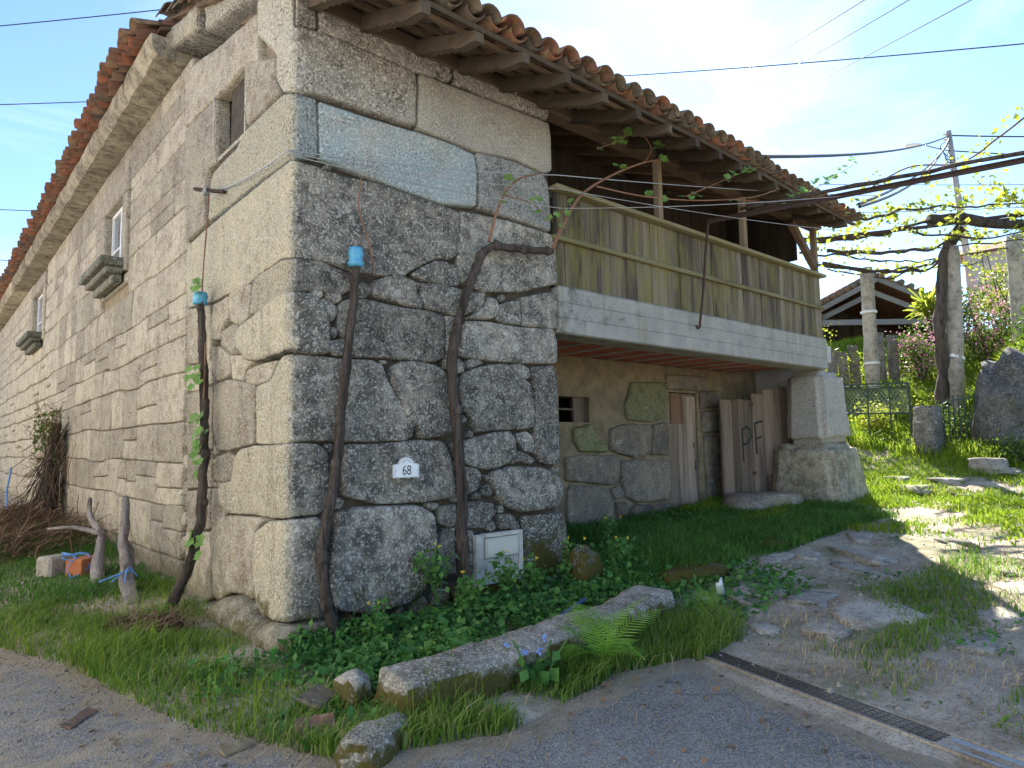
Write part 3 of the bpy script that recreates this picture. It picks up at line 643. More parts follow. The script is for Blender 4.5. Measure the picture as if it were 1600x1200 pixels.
# raked coping stones over the corner block
for n,(ya,yb) in enumerate(((2.25,3.75),(.75,2.24),(-.35,.74))):
    f=lambda yy,o_: 5.73+.25*yy+o_
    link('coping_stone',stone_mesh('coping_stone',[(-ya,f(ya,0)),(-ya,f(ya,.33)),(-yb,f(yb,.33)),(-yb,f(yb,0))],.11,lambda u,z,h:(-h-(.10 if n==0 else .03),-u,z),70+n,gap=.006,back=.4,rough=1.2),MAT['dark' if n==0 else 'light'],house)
# ------------------------------------------------------------------ recess under the balcony
dk=MB()
for a,c,d,e in cells([(5.06,5.75,1.93,2.33),(7.88,8.76,.34,2.50)],3.19,9.05,-.5,3.115): dk.box((a,1.86,d),(c,2.3,e))
dk.box((9.051,1.861,-.5),(12.2,2.3,3.115))
bwall=dk.build('back_wall',MAT['plaster'],house)
for i,(m,h,c) in enumerate(BACK_WALL):
    poly=[(c[k]/100,c[k+1]/100) for k in range(0,len(c),2)]
    link('stone',stone_mesh('stone',poly,h+.02,back_map,500+i*3.1,gap=.008,rough=1.1),MAT[MK[m]],bwall)
# window bars / board in the small opening
MB().box((5.48,1.95,1.93),(5.75,1.99,2.33)).build('opening_board',MAT['doordk'],bwall)
MB().box((5.06,1.93,2.12),(5.48,1.95,2.15)).build('opening_bar',MAT['doordk'],bwall)
# stone lintel above the first door
dressed('door_lintel',[(7.78,2.53),(9.05,2.55),(9.05,2.84),(7.78,2.82)],.2,back_map,MAT['shelt'],bwall,77,h=.07)
def plank(par,x0,x1,z0,z1,y,th,mat,name='plank',M=None,topj=.0,botj=.0,rs=random):
    mb=MB(); b_=.004; a=rs.uniform(-topj,topj); c=rs.uniform(-topj,topj); d=rs.uniform(-botj,botj); e=rs.uniform(-botj,botj)
    pr=[(x0,b_),(x0+b_,0),(x1-b_,0),(x1,b_),(x1,th),(x0,th)]
    v=[(px,y+py,z0+(d if i in(0,1,5) else e)) for i,(px,py) in enumerate(pr)]+[(px,y+py,z1+(a if i in(0,1,5) else c)) for i,(px,py) in enumerate(pr)]
    f=[(i,(i+1)%6,6+(i+1)%6,6+i) for i in range(6)]+[(5,4,3,2,1,0),(6,7,8,9,10,11)]
    if M is not None: v=[tuple(M@Vector(p)) for p in v]
    return mb.add(v,f).build(name,mat,par)
# first door: three boards, brown patch
d1=MB().box((7.89,1.93,.36),(8.76,1.96,2.49)).build('door',MAT['doordk'],house)
rp=random.Random(3)
plank(d1,7.90,8.17,.38,2.48,1.895,.034,MAT['doordk'],botj=.02,rs=rp); plank(d1,8.18,8.46,.33,2.46,1.885,.04,MAT['door'],botj=.03,rs=rp); plank(d1,8.465,8.75,.34,2.44,1.885,.04,MAT['door'],botj=.03,rs=rp)
MB().box((7.95,1.866,1.93),(8.34,1.884,2.48)).build('patch_board',MAT['doorbr'],d1)
MB().box((8.66,1.872,1.06),(8.71,1.884,1.24)).build('latch',MAT['iron'],d1)
MB().box((8.63,1.872,1.48),(8.66,1.884,1.57)).build('latch',MAT['iron'],d1)
link('threshold',stone_mesh('threshold',[(7.7,.08),(9.0,.08),(9.0,.33),(7.7,.33)],.16,back_map,91,gap=.004,back=.3),MAT['shelt'],bwall)
# second door leaf, standing half open, graffiti letters
A=Vector((9.02,1.52,0)); B=Vector((10.55,.88,0)); dx=(B-A); Wd=dx.length; dx.normalize(); dyv=Vector((-dx.y,dx.x,0))
MD=Matrix(((dx.x,dyv.x,0,A.x),(dx.y,dyv.y,0,A.y),(0,0,1,0),(0,0,0,1)))
d2=MB().box((.02,.045,.62),(Wd-.02,.075,2.36),MD).build('door_leaf',MAT['doordk'],house)
xx=0
for wpl,m,zb,zt in ((.26,'doordk',.46,2.36),(.13,'doordk',.5,2.37),(.31,'doordk',.62,2.38),(.27,'door',.44,2.50),(.27,'door',.92,2.56),(.12,'door',.95,2.60),(.20,'door',.9,2.63)):
    plank(d2,xx+.004,xx+wpl-.004,zb,zt,.0,.04,MAT[m],M=MD,topj=.02,botj=.03,rs=rp); xx+=wpl
for hz in (.95,2.25): MB().box((.66,-.012,hz),(.74,-.002,hz+.06),MD).build('hinge',MAT['rust'],d2)
def stroke(pts,w,par,name,mat):
    mb=MB()
    for p,q in zip(pts,pts[1:]):
        p,q=Vector(p),Vector(q); d=(q-p).normalized(); n=Vector((-d.y,d.x))*w/2; p=p-d*w*.3; q=q+d*w*.3
        mb.add([tuple(MD@Vector((t.x,-.003-.0006*len(mb.f),t.y))) for t in (p+n,p-n,q-n,q+n)],[(0,1,2,3)])
    return mb.build(name,mat,par)
MAT['paintblk']=plain('faded_black_paint',(.028,.03,.026),(.05,.047,.038),18,.9,.001)
stroke([(.47,1.22),(.47,1.80),(.56,1.86),(.65,1.80),(.66,1.66),(.58,1.55),(.49,1.52)],.045,d2,'letter_p',MAT['paintblk'])
stroke([(.78,1.34),(.76,1.92),(.93,1.96)],.04,d2,'letter_f',MAT['paintblk']); stroke([(.77,1.62),(.90,1.67)],.04,d2,'letter_f_bar',MAT['paintblk'])
# boulder used as a step in front of the doors + sill rubble
def rock_mesh(name,c,r,seed,sub=3,flat=.5,amp=.25,tilt=0,sq=0.):
    bm=bmesh.new(); bmesh.ops.create_icosphere(bm,subdivisions=sub,radius=1)
    for v in bm.verts:
        p=v.co.copy()
        if sq: 
            m_=max(abs(p.x),abs(p.y),abs(p.z)); p=p.lerp(p/m_,sq)
        k=1+amp*nz(p.x*1.1+seed,p.y*1.1,p.z*1.1)+amp*.4*nz(p.x*2.9+seed,p.y*2.9,p.z*2.9)+amp*.12*nz(p.x*9+seed,p.y*9,p.z*9)
        p*=k
        if p.z>flat: p.z=flat+(p.z-flat)*.25
        v.co=Vector((p.x*r[0],p.y*r[1],p.z*r[2]))
    bmesh.ops.rotate(bm,verts=bm.verts,cent=(0,0,0),matrix=Matrix.Rotation(tilt,3,'Z'))
    bmesh.ops.translate(bm,verts=bm.verts,vec=c); me=bpy.data.meshes.new(name); bm.to_mesh(me); bm.free(); me.polygons.foreach_set('use_smooth',[True]*len(me.polygons)); return me
o=link('step_boulder',rock_mesh('step_boulder',(8.95,.75,.45),(.78,.42,.28),4.2,sq=.3,flat=.75,tilt=-.35),MAT['shelt']); tag(o,'long rounded boulder lying as a step before the barn doors','boulder')
# right-hand pier: upper block and lower battered block
def block(name,corn,seed,mat,par,nx_=14,amp=.02):
    bm=bmesh.new(); bmesh.ops.create_cube(bm,size=1)
    for v in bm.verts:
        i=(0 if v.co.x<0 else 1)+(0 if v.co.y<0 else 2)+(0 if v.co.z<0 else 4); v.co=Vector(corn[i])
    bmesh.ops.bevel(bm,geom=bm.edges[:],offset=.11,segments=3,affect='EDGES'); bmesh.ops.subdivide_edges(bm,edges=[e for e in bm.edges if e.calc_length()>.3],cuts=nx_,use_grid_fill=True)
    bm.normal_update()
    for v in bm.verts:
        c=v.co; v.co=c+v.normal*(amp*nz(c.x*2,c.y*2,c.z*2+seed)+amp*.6*nz(c.x*6,c.y*6,c.z*6+seed)+amp*.3*nz(c.x*17,c.y*17,c.z*17+seed))
    me=bpy.data.meshes.new(name); bm.to_mesh(me); bm.free(); me.polygons.foreach_set('use_smooth',[True]*len(me.polygons)); return link(name,me,mat,par)
block('pier_block',[(9.9,-.02,1.50),(11.12,-.02,1.55),(9.92,.75,1.5),(11.1,.75,1.5),(9.97,.02,2.86),(10.95,.02,2.86),(9.97,.7,2.86),(10.9,.7,2.86)],3,MAT['pale'],house)
block('pier_block',[(9.75,-.28,.10),(11.35,-.32,.15),(9.7,1.0,.1),(11.3,1.0,.1),(9.9,-.06,1.51),(11.15,-.05,1.54),(9.88,1.0,1.51),(11.1,.9,1.52)],8,MAT['base'],house,amp=.035)
# concrete edge beam, soffit
beam=MB().box((3.205,-.035,2.866),(10.16,.36,3.43),None,.015).build('concrete_beam',MAT['concrete'],house)
slab=MB().box((3.20,.36,3.12),(10.5,1.85,3.40)).build('balcony_floor',MAT['joist'],house)
jx=[3.36+.56*k for k in range(13)]
for x in jx:
    MB().box((x-.05,.361,2.948),(x+.05,1.85,3.05)).build('ceiling_joist',MAT['joist'],slab)
cb=MB().box((0,0,0),(.44,.24,.14),None,.008).mesh('ceiling_block')
for x in jx[:-1]:
    for k in range(6):
        o=link('ceiling_block',cb,MAT['claycell'],slab); o.location=(x+.058+random.uniform(0,.004),.375+k*.246,2.958+random.uniform(-.003,.003))
# ------------------------------------------------------------------ balcony
par=MB().box((3.21,.07,4.50),(10.12,.12,4.57)).box((3.21,.07,3.98),(10.12,.12,4.05)).build('balcony_parapet',MAT['rail'],house)
x=3.20; rb=random.Random(5)
while x<10.14:
    w_=min(rb.choice([.13,.15,.17,.19])*rb.uniform(.95,1.05),10.16-x)
    if w_>.04: plank(par,x+.002,x+w_-.002,3.435+rb.uniform(-.004,.01),4.56,.028+rb.uniform(-.006,.006),.028,MAT['plank'],botj=.008,rs=rb)
    x+=w_
MB().beam((3.16,-.0,4.60),(10.22,-.0,4.60),.16,.055,bev=.008).build('cap_rail',MAT['rail'],par)
MB().beam((3.14,-.005,4.00),(10.20,-.005,4.00),.055,.06,bev=.01).build('mid_rail',MAT['rail'],par)
for x in (5.30,7.55,10.06): MB().box((x-.045,.01,4.63),(x+.045,.11,5.52),None,.008).build('balcony_post',MAT['post'],house)
# end of the balcony (x+) boarded side
for k in range(7): MB().box((10.13,.12+k*.22,3.44),(10.155,.335+k*.22,4.58)).build('plank',MAT['plank'],par)
# upper back wall of the balcony with dark doorway
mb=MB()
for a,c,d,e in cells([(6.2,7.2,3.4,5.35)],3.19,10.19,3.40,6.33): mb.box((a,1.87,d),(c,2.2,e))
mb.build('gallery_wall',MAT['shadewood'],house)
# closing walls so that the inside stays dark: rear, right gable, floors
mb=MB(); mb.box((10.2,1.87,-.5),(10.6,16,6.2)).box((.56,15.6,-.5),(10.19,16,8.6)).box((3.2,2.301,2.95),(10.19,15.6,3.15)); mb.box((11.0,.8,-.3),(11.25,1.859,3.1)).box((10.6,.35,3.1),(11.2,1.86,3.42)); mb.build('rear_wall',MAT['farplaster'],house)
# ------------------------------------------------------------------ lean-to roof
SL=.38; Z0=5.585
def rz(y): return Z0+SL*y
def ov(x): return .34*smooth01(4,10.2,x)
roof=MB(); X0,X1=-.25,10.3
plate=MB().beam((.2,.10,5.60),(10.3,.10,5.60),.22,.17,bev=.015).build('wall_plate',MAT['beam'],house)
deckm=MB(); 
for k in range(17):
    y0=-.02+k*.2
    deckm.add([(X0+.1,y0,rz(y0)+.115),(X1-.1,y0,rz(y0)+.115),(X1-.1,y0+.194,rz(y0+.194)+.115),(X0+.1,y0+.194,rz(y0+.194)+.115),(X0+.1,y0,rz(y0)+.135),(X1-.1,y0,rz(y0)+.135),(X1-.1,y0+.194,rz(y0+.194)+.135),(X0+.1,y0+.194,rz(y0+.194)+.135)],[(0,3,2,1),(4,5,6,7),(0,1,5,4),(1,2,6,5),(2,3,7,6),(3,0,4,7)])
roof=deckm.build('lean_to_roof',MAT['beam'],house)
# rafter tails with a notched underside
def rafter(x,seed):
    r_=random.Random(seed); y1=-1.0+ov(x)+r_.uniform(-.04,.03); w_=.04+r_.uniform(-.006,.006); n=22; top=[];bot=[]
    for k in range(n+1):
        y=.2+(y1-.2)*k/n; t=k/n
        d=.15-.05*smooth01(.75,1,t)
        if .35<t<.75 and k%2: d-=.018
        top.append((y,rz(y)+.06)); bot.append((y,rz(y)+.06-d))
    v=[];f=[]
    for sx in(-w_,w_):
        for y,z in top: v.append((x+sx,y,z))
        for y,z in bot: v.append((x+sx,y,z))
    m=n+1
    for k in range(n):
        f.append((k,k+1,m+k+1,m+k)); f.append((2*m+k+1,2*m+k,3*m+k,3*m+k+1)); f.append((k+1,k,2*m+k,2*m+k+1)); f.append((m+k,m+k+1,3*m+k+1,3*m+k))
    f.append((n,2*m+n,3*m+n,m+n)); f.append((0,m,3*m,2*m))
    MB().add(v,f).build('rafter',MAT['tail'],roof)
x=.15; k=0
while x<10.2: rafter(x+random.Random(k).uniform(-.03,.03),k); x+=.565; k+=1
for k in range(18): MB().beam((.15+.565*k,.2,rz(.2)+.0),(.15+.565*k,3.3,rz(3.3)+.0),.1,.12).build('rafter',MAT['beam'],roof)
for y in (-.96,-.72,-.47,-.24): 
    xs_=[X0+.12,3.,5.,6.5,8.,9.2,X1-.12]; yy=[y+ov(q)*(-y/.96) for q in xs_]
    for k in range(6): MB().beam((xs_[k]+.002,yy[k],rz(yy[k])+.082),(xs_[k+1],yy[k+1],rz(yy[k+1])+.082),.075,.04,upv=(0,-SL,1)).build('batten',MAT['beam' if y>-.9 else 'tail'],roof)
for k in range(8): MB().box((10.13,.42+k*.185,4.59 if k else 5.0),(10.16,.60+k*.185,rz(.42+k*.185)+.11)).build('end_board',MAT['shadewood'],house)
# braced strut at the right end of the gallery
MB().beam((10.06,.06,4.75),(9.2,.06,5.45),.1,.12).build('brace',MAT['beam'],house)
# barrel tiles
def tile_mesh(name,L_=.46,r0=.105,r1=.085,th=.014,up_=True,seed=0,seg=8):
    v=[];f=[]; s=1 if up_ else -1
    for j in range(3):
        t=j/2; y=L_*t; r=r0+(r1-r0)*t
        for ring in(0,1):
            rr=r-(th if ring else 0)
            for k in range(seg+1):
                a=math.pi*k/seg; w=1+.05*nz(k*.9,j*.9,seed); v.append((math.cos(a)*rr*w,y,s*math.sin(a)*rr*.82*w))
    m=seg+1
    for j in range(2):
        o0=j*2*m; o1=(j+1)*2*m
        for k in range(seg):
            f.append((o0+k,o0+k+1,o1+k+1,o1+k)); f.append((o0+m+k+1,o0+m+k,o1+m+k,o1+m+k+1))
        f.append((o0,o1,o1+m,o0+m)); f.append((o0+m-1,o0+2*m-1,o1+2*m-1,o1+m-1))
    for k in range(seg): f.append((k,m+k,m+k+1,k+1)); q=4*m; f.append((q+k+1,q+m+k+1,q+m+k,q+k))
    return pymesh(name,v,f,True)
CT=[tile_mesh('cover_tile',r0=.128,r1=.104,seed=k*3.3) for k in range(4)]; PT=[tile_mesh('pan_tile',r0=.105,r1=.128,up_=False,seed=k*2.1) for k in range(3)]
for m_ in CT+PT: m_.materials.append(MAT['tile'])
rt_=random.Random(21); tiles=0
def add_tiles(par_,n,pitch,rows,place,limit,objrows=1,pan_rows=1):
    joined=MB()
    for row in range(rows):
        for i in range(n):
            for kind in('c','p'):
                me=rt_.choice(CT if kind=='c' else PT)
                M=place(i,row,kind)
                if i<limit and row<(objrows if kind=='c' else pan_rows):
                    o=link('roof_tile',me,None,par_); o.matrix_basis=M
                else: joined.add([M@v.co for v in me.vertices],[tuple(q.vertices) for q in me.polygons])
    if joined.v:
        o=joined.build('upper_tiles',CT[0].materials[0],par_,True); o['kind']='stuff'
P_=.25; n_=int((X1-X0)/P_)
def place_lean(i,row,kind):
    x=X0+.11+i*P_+(0 if kind=='c' else P_/2)+rt_.uniform(-.012,.012); y=-1.09+ov(x)+row*.36+rt_.uniform(-.03,.03)+(.0 if kind=='c' else .06)
    z=rz(y)+.205+(.0 if kind=='c' else .035)+rt_.uniform(-.008,.012)
    return Matrix.Translation((x,y,z))@Matrix.Rotation(math.atan(SL)-.13+rt_.uniform(-.03,.03),4,'X')@Matrix.Rotation(rt_.uniform(-.05,.05),4,'Z')@Matrix.Rotation(rt_.uniform(-.06,.06),4,'Y')
for m_ in CT+PT: m_.materials[0]=MAT['tileold']
add_tiles(roof,n_,P_,13,place_lean,n_,1,1)
# ------------------------------------------------------------------ main roof
mroof=MB().add([(-.28,3.3,6.80),(4.6,3.3,8.7),(9.5,3.3,6.8),(-.28,30,6.80),(4.6,30,8.7),(9.5,30,6.8),(-.28,3.3,6.76),(4.6,3.3,8.64),(9.5,3.3,6.76),(-.28,30,6.76),(4.6,30,8.64),(9.5,30,6.76)],[(0,1,4,3),(1,2,5,4),(6,9,10,7),(7,10,11,8),(0,3,9,6),(2,8,11,5),(0,6,7,1),(1,7,8,2)]).build('main_roof',MAT['beam'],house)
MB().add([(.06,3.31,5.9),(9.4,3.31,5.9),(9.4,3.31,6.75),(4.6,3.31,8.6),(.06,3.31,6.75),(.06,3.5,5.9),(9.4,3.5,5.9),(9.4,3.5,6.75),(4.6,3.5,8.6),(.06,3.5,6.75)],[(0,1,2,3,4),(9,8,7,6,5)]).build('gable_wall',MAT['farplaster'],house)
def place_main(i,row,kind):
    y=3.42+i*.25+(0 if kind=='c' else .125)+rt_.uniform(-.012,.012); x=-.60+row*.36+rt_.uniform(-.05,.05)+(0 if kind=='c' else .07); z=6.80+(x+.28)*.39+(.03 if kind=='c' else .065)+rt_.uniform(-.015,.02)
    return Matrix.Translation((x,y,z))@Matrix.Rotation(-math.pi/2,4,'Z')@Matrix.Rotation(math.atan(.39)-.08+rt_.uniform(-.03,.03),4,'X')@Matrix.Rotation(rt_.uniform(-.05,.05),4,'Z')
CT=[m_.copy() for m_ in CT]; PT=[m_.copy() for m_ in PT]
for m_ in CT+PT: m_.materials[0]=MAT['tile']
add_tiles(mroof,106,.25,4,place_main,90,1,1)
# short piece of the corner roof edge over the rake

# chinking stones packed into the wide joints of the corner block
polys=[np.array([(c[k]/100,c[k+1]/100) for k in range(0,len(c),2)]) for m,h,c in QUOIN_BLOCK]
rc=np.random.default_rng(4); cand=np.column_stack([rc.uniform(-2.9,3.15,9000),rc.uniform(.1,5.4,9000)])
ok=np.ones(len(cand),bool); dmin=np.full(len(cand),9.)
for Pq in polys:
    ok&=~in_poly(Pq,cand); dmin=np.minimum(dmin,seg_dist(Pq,cand))
for ou in ((-2.9,-.6,4.2,6),(-2.1,-1.22,4.75,5.5),(1.9,2.56,.2,.72),(2.6,3.2,2.85,3.45)):
    ok&=~((cand[:,0]>ou[0])&(cand[:,0]<ou[1])&(cand[:,1]>ou[2])&(cand[:,1]<ou[3]))
ok&=(dmin>.035); ids=np.argsort(-dmin); chosen=[]
for i in ids:
    if not ok[i] or len(chosen)>70: continue
    p=cand[i]; r=dmin[i]
    if abs(p[0])<.12: continue
    if all(np.hypot(*(p-q))>(r+rq)*.95 for q,rq in chosen): chosen.append((p,min(r,.11)))
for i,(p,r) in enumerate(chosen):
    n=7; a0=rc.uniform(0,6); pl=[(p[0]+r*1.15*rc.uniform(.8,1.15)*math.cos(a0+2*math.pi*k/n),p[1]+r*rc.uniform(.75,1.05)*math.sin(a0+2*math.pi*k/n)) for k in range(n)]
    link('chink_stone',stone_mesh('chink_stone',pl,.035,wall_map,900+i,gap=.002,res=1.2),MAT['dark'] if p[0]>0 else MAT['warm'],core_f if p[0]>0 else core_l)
# ------------------------------------------------------------------ unseen white house across the lane, added to bounce sun onto the left wall
nb=empty('unseen_bounce_house',(-6.8,0,0),'unseen white house added across the lane to bounce sun onto the stone wall','house')
mb=MB()
for a,c,d,e in cells([(0,1.1,1.2,2.5),(5,6.1,1.2,2.5),(10,11.1,1.2,2.5),(3,4,0.02,2.2)],-6,26,-.5,6.6): mb.box((-7.2,a,d),(-6.8,c,e))
mb.build('wall',MAT['render'],nb)
for a,c,d,e in [(0,1.1,1.2,2.5),(5,6.1,1.2,2.5),(10,11.1,1.2,2.5),(3,4,0.02,2.2)]: MB().box((-7.1,a,d),(-7.05,c,e)).build('window' if d>1 else 'door',MAT['glassdk'] if d>1 else MAT['doordk'],nb)
mb=MB(); mb.add([(-6.55,-6.2,6.6),(-6.55,26.2,6.6),(-10,26.2,8.2),(-10,-6.2,8.2),(-6.55,-6.2,6.66),(-6.55,26.2,6.66),(-10,26.2,8.26),(-10,-6.2,8.26)],[(0,3,2,1),(4,5,6,7),(0,1,5,4),(1,2,6,5),(2,3,7,6),(3,0,4,7)]); mb.build('roof',MAT['tile'],nb)
# ------------------------------------------------------------------ small things on the wall
pl=empty('number_plate',(1.085,-.085,1.40),'white arched enamel plate reading 68 on the dark granite wall','house number')
pr=[(-.135,-.075),(.135,-.075),(.135,.045),(.085,.055)]+[(.075*math.cos(a),.055+.055*math.sin(a)) for a in np.linspace(.1,math.pi-.1,9)]+[(-.085,.055),(-.135,.045)]
def extr(pts,y0,y1,c): 
    n=len(pts); v=[(c[0]+x,y0,c[1]+z) for x,z in pts]+[(c[0]+x,y1,c[1]+z) for x,z in pts]
    return v,[tuple(range(n)),tuple(range(2*n-1,n-1,-1))]+[(i,n+i,n+(i+1)%n,(i+1)%n) for i in range(n)]
cP=(1.085,1.39)
plo=MB().add(*extr(pr,-.095,-.07,cP)).build('plate',MAT['paintwhite'],pl)
MAT['ink']=plain('dark_grey_ink',(.06,.065,.075),(.09,.09,.1),30,.6,.0005); MAT['inkpale']=plain('pale_grey_ink',(.42,.44,.47),(.5,.52,.55),30,.6,.0005)
rim=MB(); n=len(pr)
for i in range(n):
    a=Vector(pr[i])*.93; c=Vector(pr[(i+1)%n])*.93; d=(c-a).normalized(); nn=Vector((-d.y,d.x))*.0022
    rim.add([(cP[0]+q.x,-.0965-.0002*(i%2),cP[1]+q.y) for q in(a+nn,a-nn,c-nn,c+nn)],[(0,1,2,3)])
rim.build('border_line',MAT['inkpale'],plo)
def text(s,size,loc,mat,par,name):
    cu=bpy.data.curves.new(name,'FONT'); cu.body=s; cu.size=size; cu.align_x='CENTER'; cu.align_y='CENTER'; cu.extrude=.0005
    t=bpy.data.objects.new('t',cu); me=bpy.data.meshes.new_from_object(t); bpy.data.objects.remove(t)
    for v in me.vertices: v.co=Vector((loc[0]+v.co.x*.8,loc[1]+v.co.z*-1,loc[2]+v.co.y))
    return link(name,me,mat,par)
text('68',.125,(cP[0],-.0975,cP[1]-.012),MAT['ink'],plo,'numerals')
orn=MB()
for k in range(5): a=math.pi*(k+.5)/5; orn.box((cP[0]+.04*math.cos(a)-.007,-.0972,cP[1]+.055+.03*math.sin(a)-.006),(cP[0]+.04*math.cos(a)+.007,-.0958,cP[1]+.055+.03*math.sin(a)+.006))
orn.build('ornament',MAT['inkpale'],plo)
for sx in(-.118,.118): MB().tube([(cP[0]+sx,-.094,cP[1]-.01),(cP[0]+sx,-.099,cP[1]-.01)],.004,6).build('screw',MAT['rust'],plo)
mt=empty('meter_box',(2.25,-.08,.2),'white water meter box with small cream door set in the mossy wall','meter box')
MB().box((1.92,-.052,.20),(2.02,.03,.70),None,.008).box((2.021,-.05,.665),(2.55,.03,.705),None,.006).box((2.49,-.05,.20),(2.55,.03,.664),None,.006).build('cement_frame',MAT['meterframe'],mt)
MB().box((2.021,-.036,.20),(2.489,.03,.455),None,.005).build('lower_panel',MAT['meterframe'],mt)
mdo=MB().box((2.03,-.062,.46),(2.48,.02,.66),None,.008).build('door',MAT['plastic'],mt)
MB().box((2.05,-.066,.48),(2.46,-.0621,.64)).build('door_face',MAT['plastic'],mdo)
# iron bracket on the left wall holding the wires
br=empty('wall_bracket',(-.05,1.9,4.33),'rusty iron bracket on the left wall with wire wound round it','bracket')
MB().beam((-.20,2.0,4.36),(-.02,1.62,4.26),.05,.03).build('arm',MAT['rust'],br)
mb=MB()
for k in range(4): a=1.74+k*.03; mb.tube([(-.14+.03*math.cos(t),a+.005*t,4.30+.04*math.sin(t)) for t in np.linspace(0,6.28,9)],.005,5)
mb.build('wire_winding',MAT['galv'],br)
# hanging iron rod with a hook in front of the parapet
rod=MB().tube(spline([(6.21,-.15,4.80),(6.10,-.15,4.3),(6.0,-.15,3.75),(5.89,-.15,3.30),(5.87,-.15,3.20),(5.82,-.15,3.17),(5.78,-.15,3.21)],5),.018,8).build('iron_rod',MAT['rust'],None,True)
tag(rod,'rusty iron rod with a hooked end hanging before the parapet','rod')
# ------------------------------------------------------------------ trellis iron and wires
o=MB().beam((6.2,-.16,4.80),(6.95,-3.75,4.72),.06,.012).beam((6.2,-.16,4.77),(6.95,-3.75,4.69),.012,.06).beam((6.95,-3.75,4.72),(7.6,-6.8,4.64),.06,.012).build('trellis_bar',MAT['rust']); tag(o,'rusty angle iron reaching from the parapet out over the path','trellis bar')
def wire(name,pts,r,mat,label,cat,group=None,sag=0,n=14):
    P=[Vector(p) for p in pts]; out=[]
    for a,c in zip(P,P[1:]):
        for k in range(n):
            t=k/n; p=a.lerp(c,t); p.z-=4*sag*t*(1-t); out.append(p)
    out.append(P[-1]); o=MB().tube(out,r,5).build(name,mat); return tag(o,label,cat,group)
TG='trellis wires strung along the facade'
wire('trellis_wire',[(-.03,1.8,4.33),(-.06,-.06,4.11),(3.0,-.25,4.62),(10.68,-.9,6.0)],.007,MAT['galv'],'galvanised wire from the bracket round the corner to the roof end','wire',TG,.04)
wire('trellis_wire',[(-.055,-.065,4.09),(3.0,-.28,4.45),(9.0,-1.2,4.9)],.005,MAT['galv'],'thin wire just below the top wire, crossing before the gallery posts','wire',TG,.05)
wire('trellis_wire',[(-.05,-.07,4.07),(3.0,-.3,4.22),(6.6,-1.9,4.74)],.005,MAT['galv'],'lowest wire crossing the blue stone and rising to the trellis bar','wire',TG,.04)
CB='overhead cables'
def cab(a,c,r,label,sag=.3,mat='cable'): wire('overhead_cable',[a,c],r,MAT[mat],label,'cable',CB,sag)
cab((30.3,32.7,29.6),(35.6,-15.5,14.1),.03,'overhead cable running from the roof to the right edge, crossing three thin wires',.5)
cab((20,0.8,15.9),(48.42,26.51,32.09),.02,'leftmost of three thin parallel wires high in the bright sky',.2)
cab((20.9,-.4,15.8),(48.92,26.26,30.5),.02,'middle of three thin parallel wires high in the bright sky',.2)
cab((22.3,-1.9,15.7),(50.25,25.23,29.34),.02,'rightmost of three thin parallel wires high in the bright sky',.2)
cab((-3.2,33.3,20.2),(8.5,22.8,21.5),.025,'topmost cable in the blue sky left of the roof',.05)
cab((-3.2,33.7,17.0),(6.2,25.4,17.2),.022,'middle cable in the blue sky left of the roof',.05)
cab((-3,40.6,14.5),(4.6,33.8,13.9),.022,'low cable in the blue sky left of the tiles',.05)
cab((-3,45,13.0),(4.6,38,12.0),.022,'lowest cable in the sky at the left edge',.05)
PT_=Vector((31.5,3.3,14.9))
cab(PT_,(6.3,-.98,5.5),.03,'twisted service cable running from the pole to the roof end',.25)
cab(PT_+Vector((0,0,-.1)),(9.5,-1.0,5.5),.03,'service cable hanging lowest between pole and roof corner',.5)
cab(PT_+Vector((0,0,-.2)),(9.2,-1.1,5.45),.028,'service cable just above the lowest one at the roof corner',.35)
cab(PT_+Vector((0,0,.0)),(52,-9,17.5),.035,'cable leaving the pole top to the right edge',.4)
cab(PT_+Vector((0,0,-.7)),(52,-9,15.8),.03,'lower cable leaving the pole to the right edge',.4)
# utility pole with lamp
up_=empty('utility_pole',(33.0,3.1,5.0),'tall concrete utility pole with a street lamp beyond the pergola','utility pole')
MB().tube([(33.1,3.1,4.5),(32.3,3.2,9.5),(31.46,3.32,15.1)],[.17,.14,.11],10).build('shaft',MAT['pole'],up_,True)
lar=MB().tube(spline([(31.6,3.3,14.2),(31.2,3.7,14.35),(30.8,4.05,14.5)],5),.03,6).build('lamp_arm',MAT['galv'],up_,True)
me=rock_mesh('lamp_head',(30.35,4.42,14.5),(.42,.16,.10),1,sub=2,flat=2,amp=.02,tilt=-.8); link('lamp_head',me,MAT['paintwhite'],lar)
mb=MB()
for k in range(5): mb.tube(spline([(31.55,3.3,14.7-k*.16),(31.2+.1*k,3.6-.1*k,14.45-k*.2),(31.4,3.5,14.1-k*.1),(31.65,3.28,13.8-k*.15)],5),.018,5)
mb.build('cable_loops',MAT['cable'],up_,True)
for k in range(3): MB().tube([(31.52,3.31,14.95-k*.25),(31.35,3.5,14.97-k*.25)],.05,7).build('insulator',MAT['paintwhite'],up_)
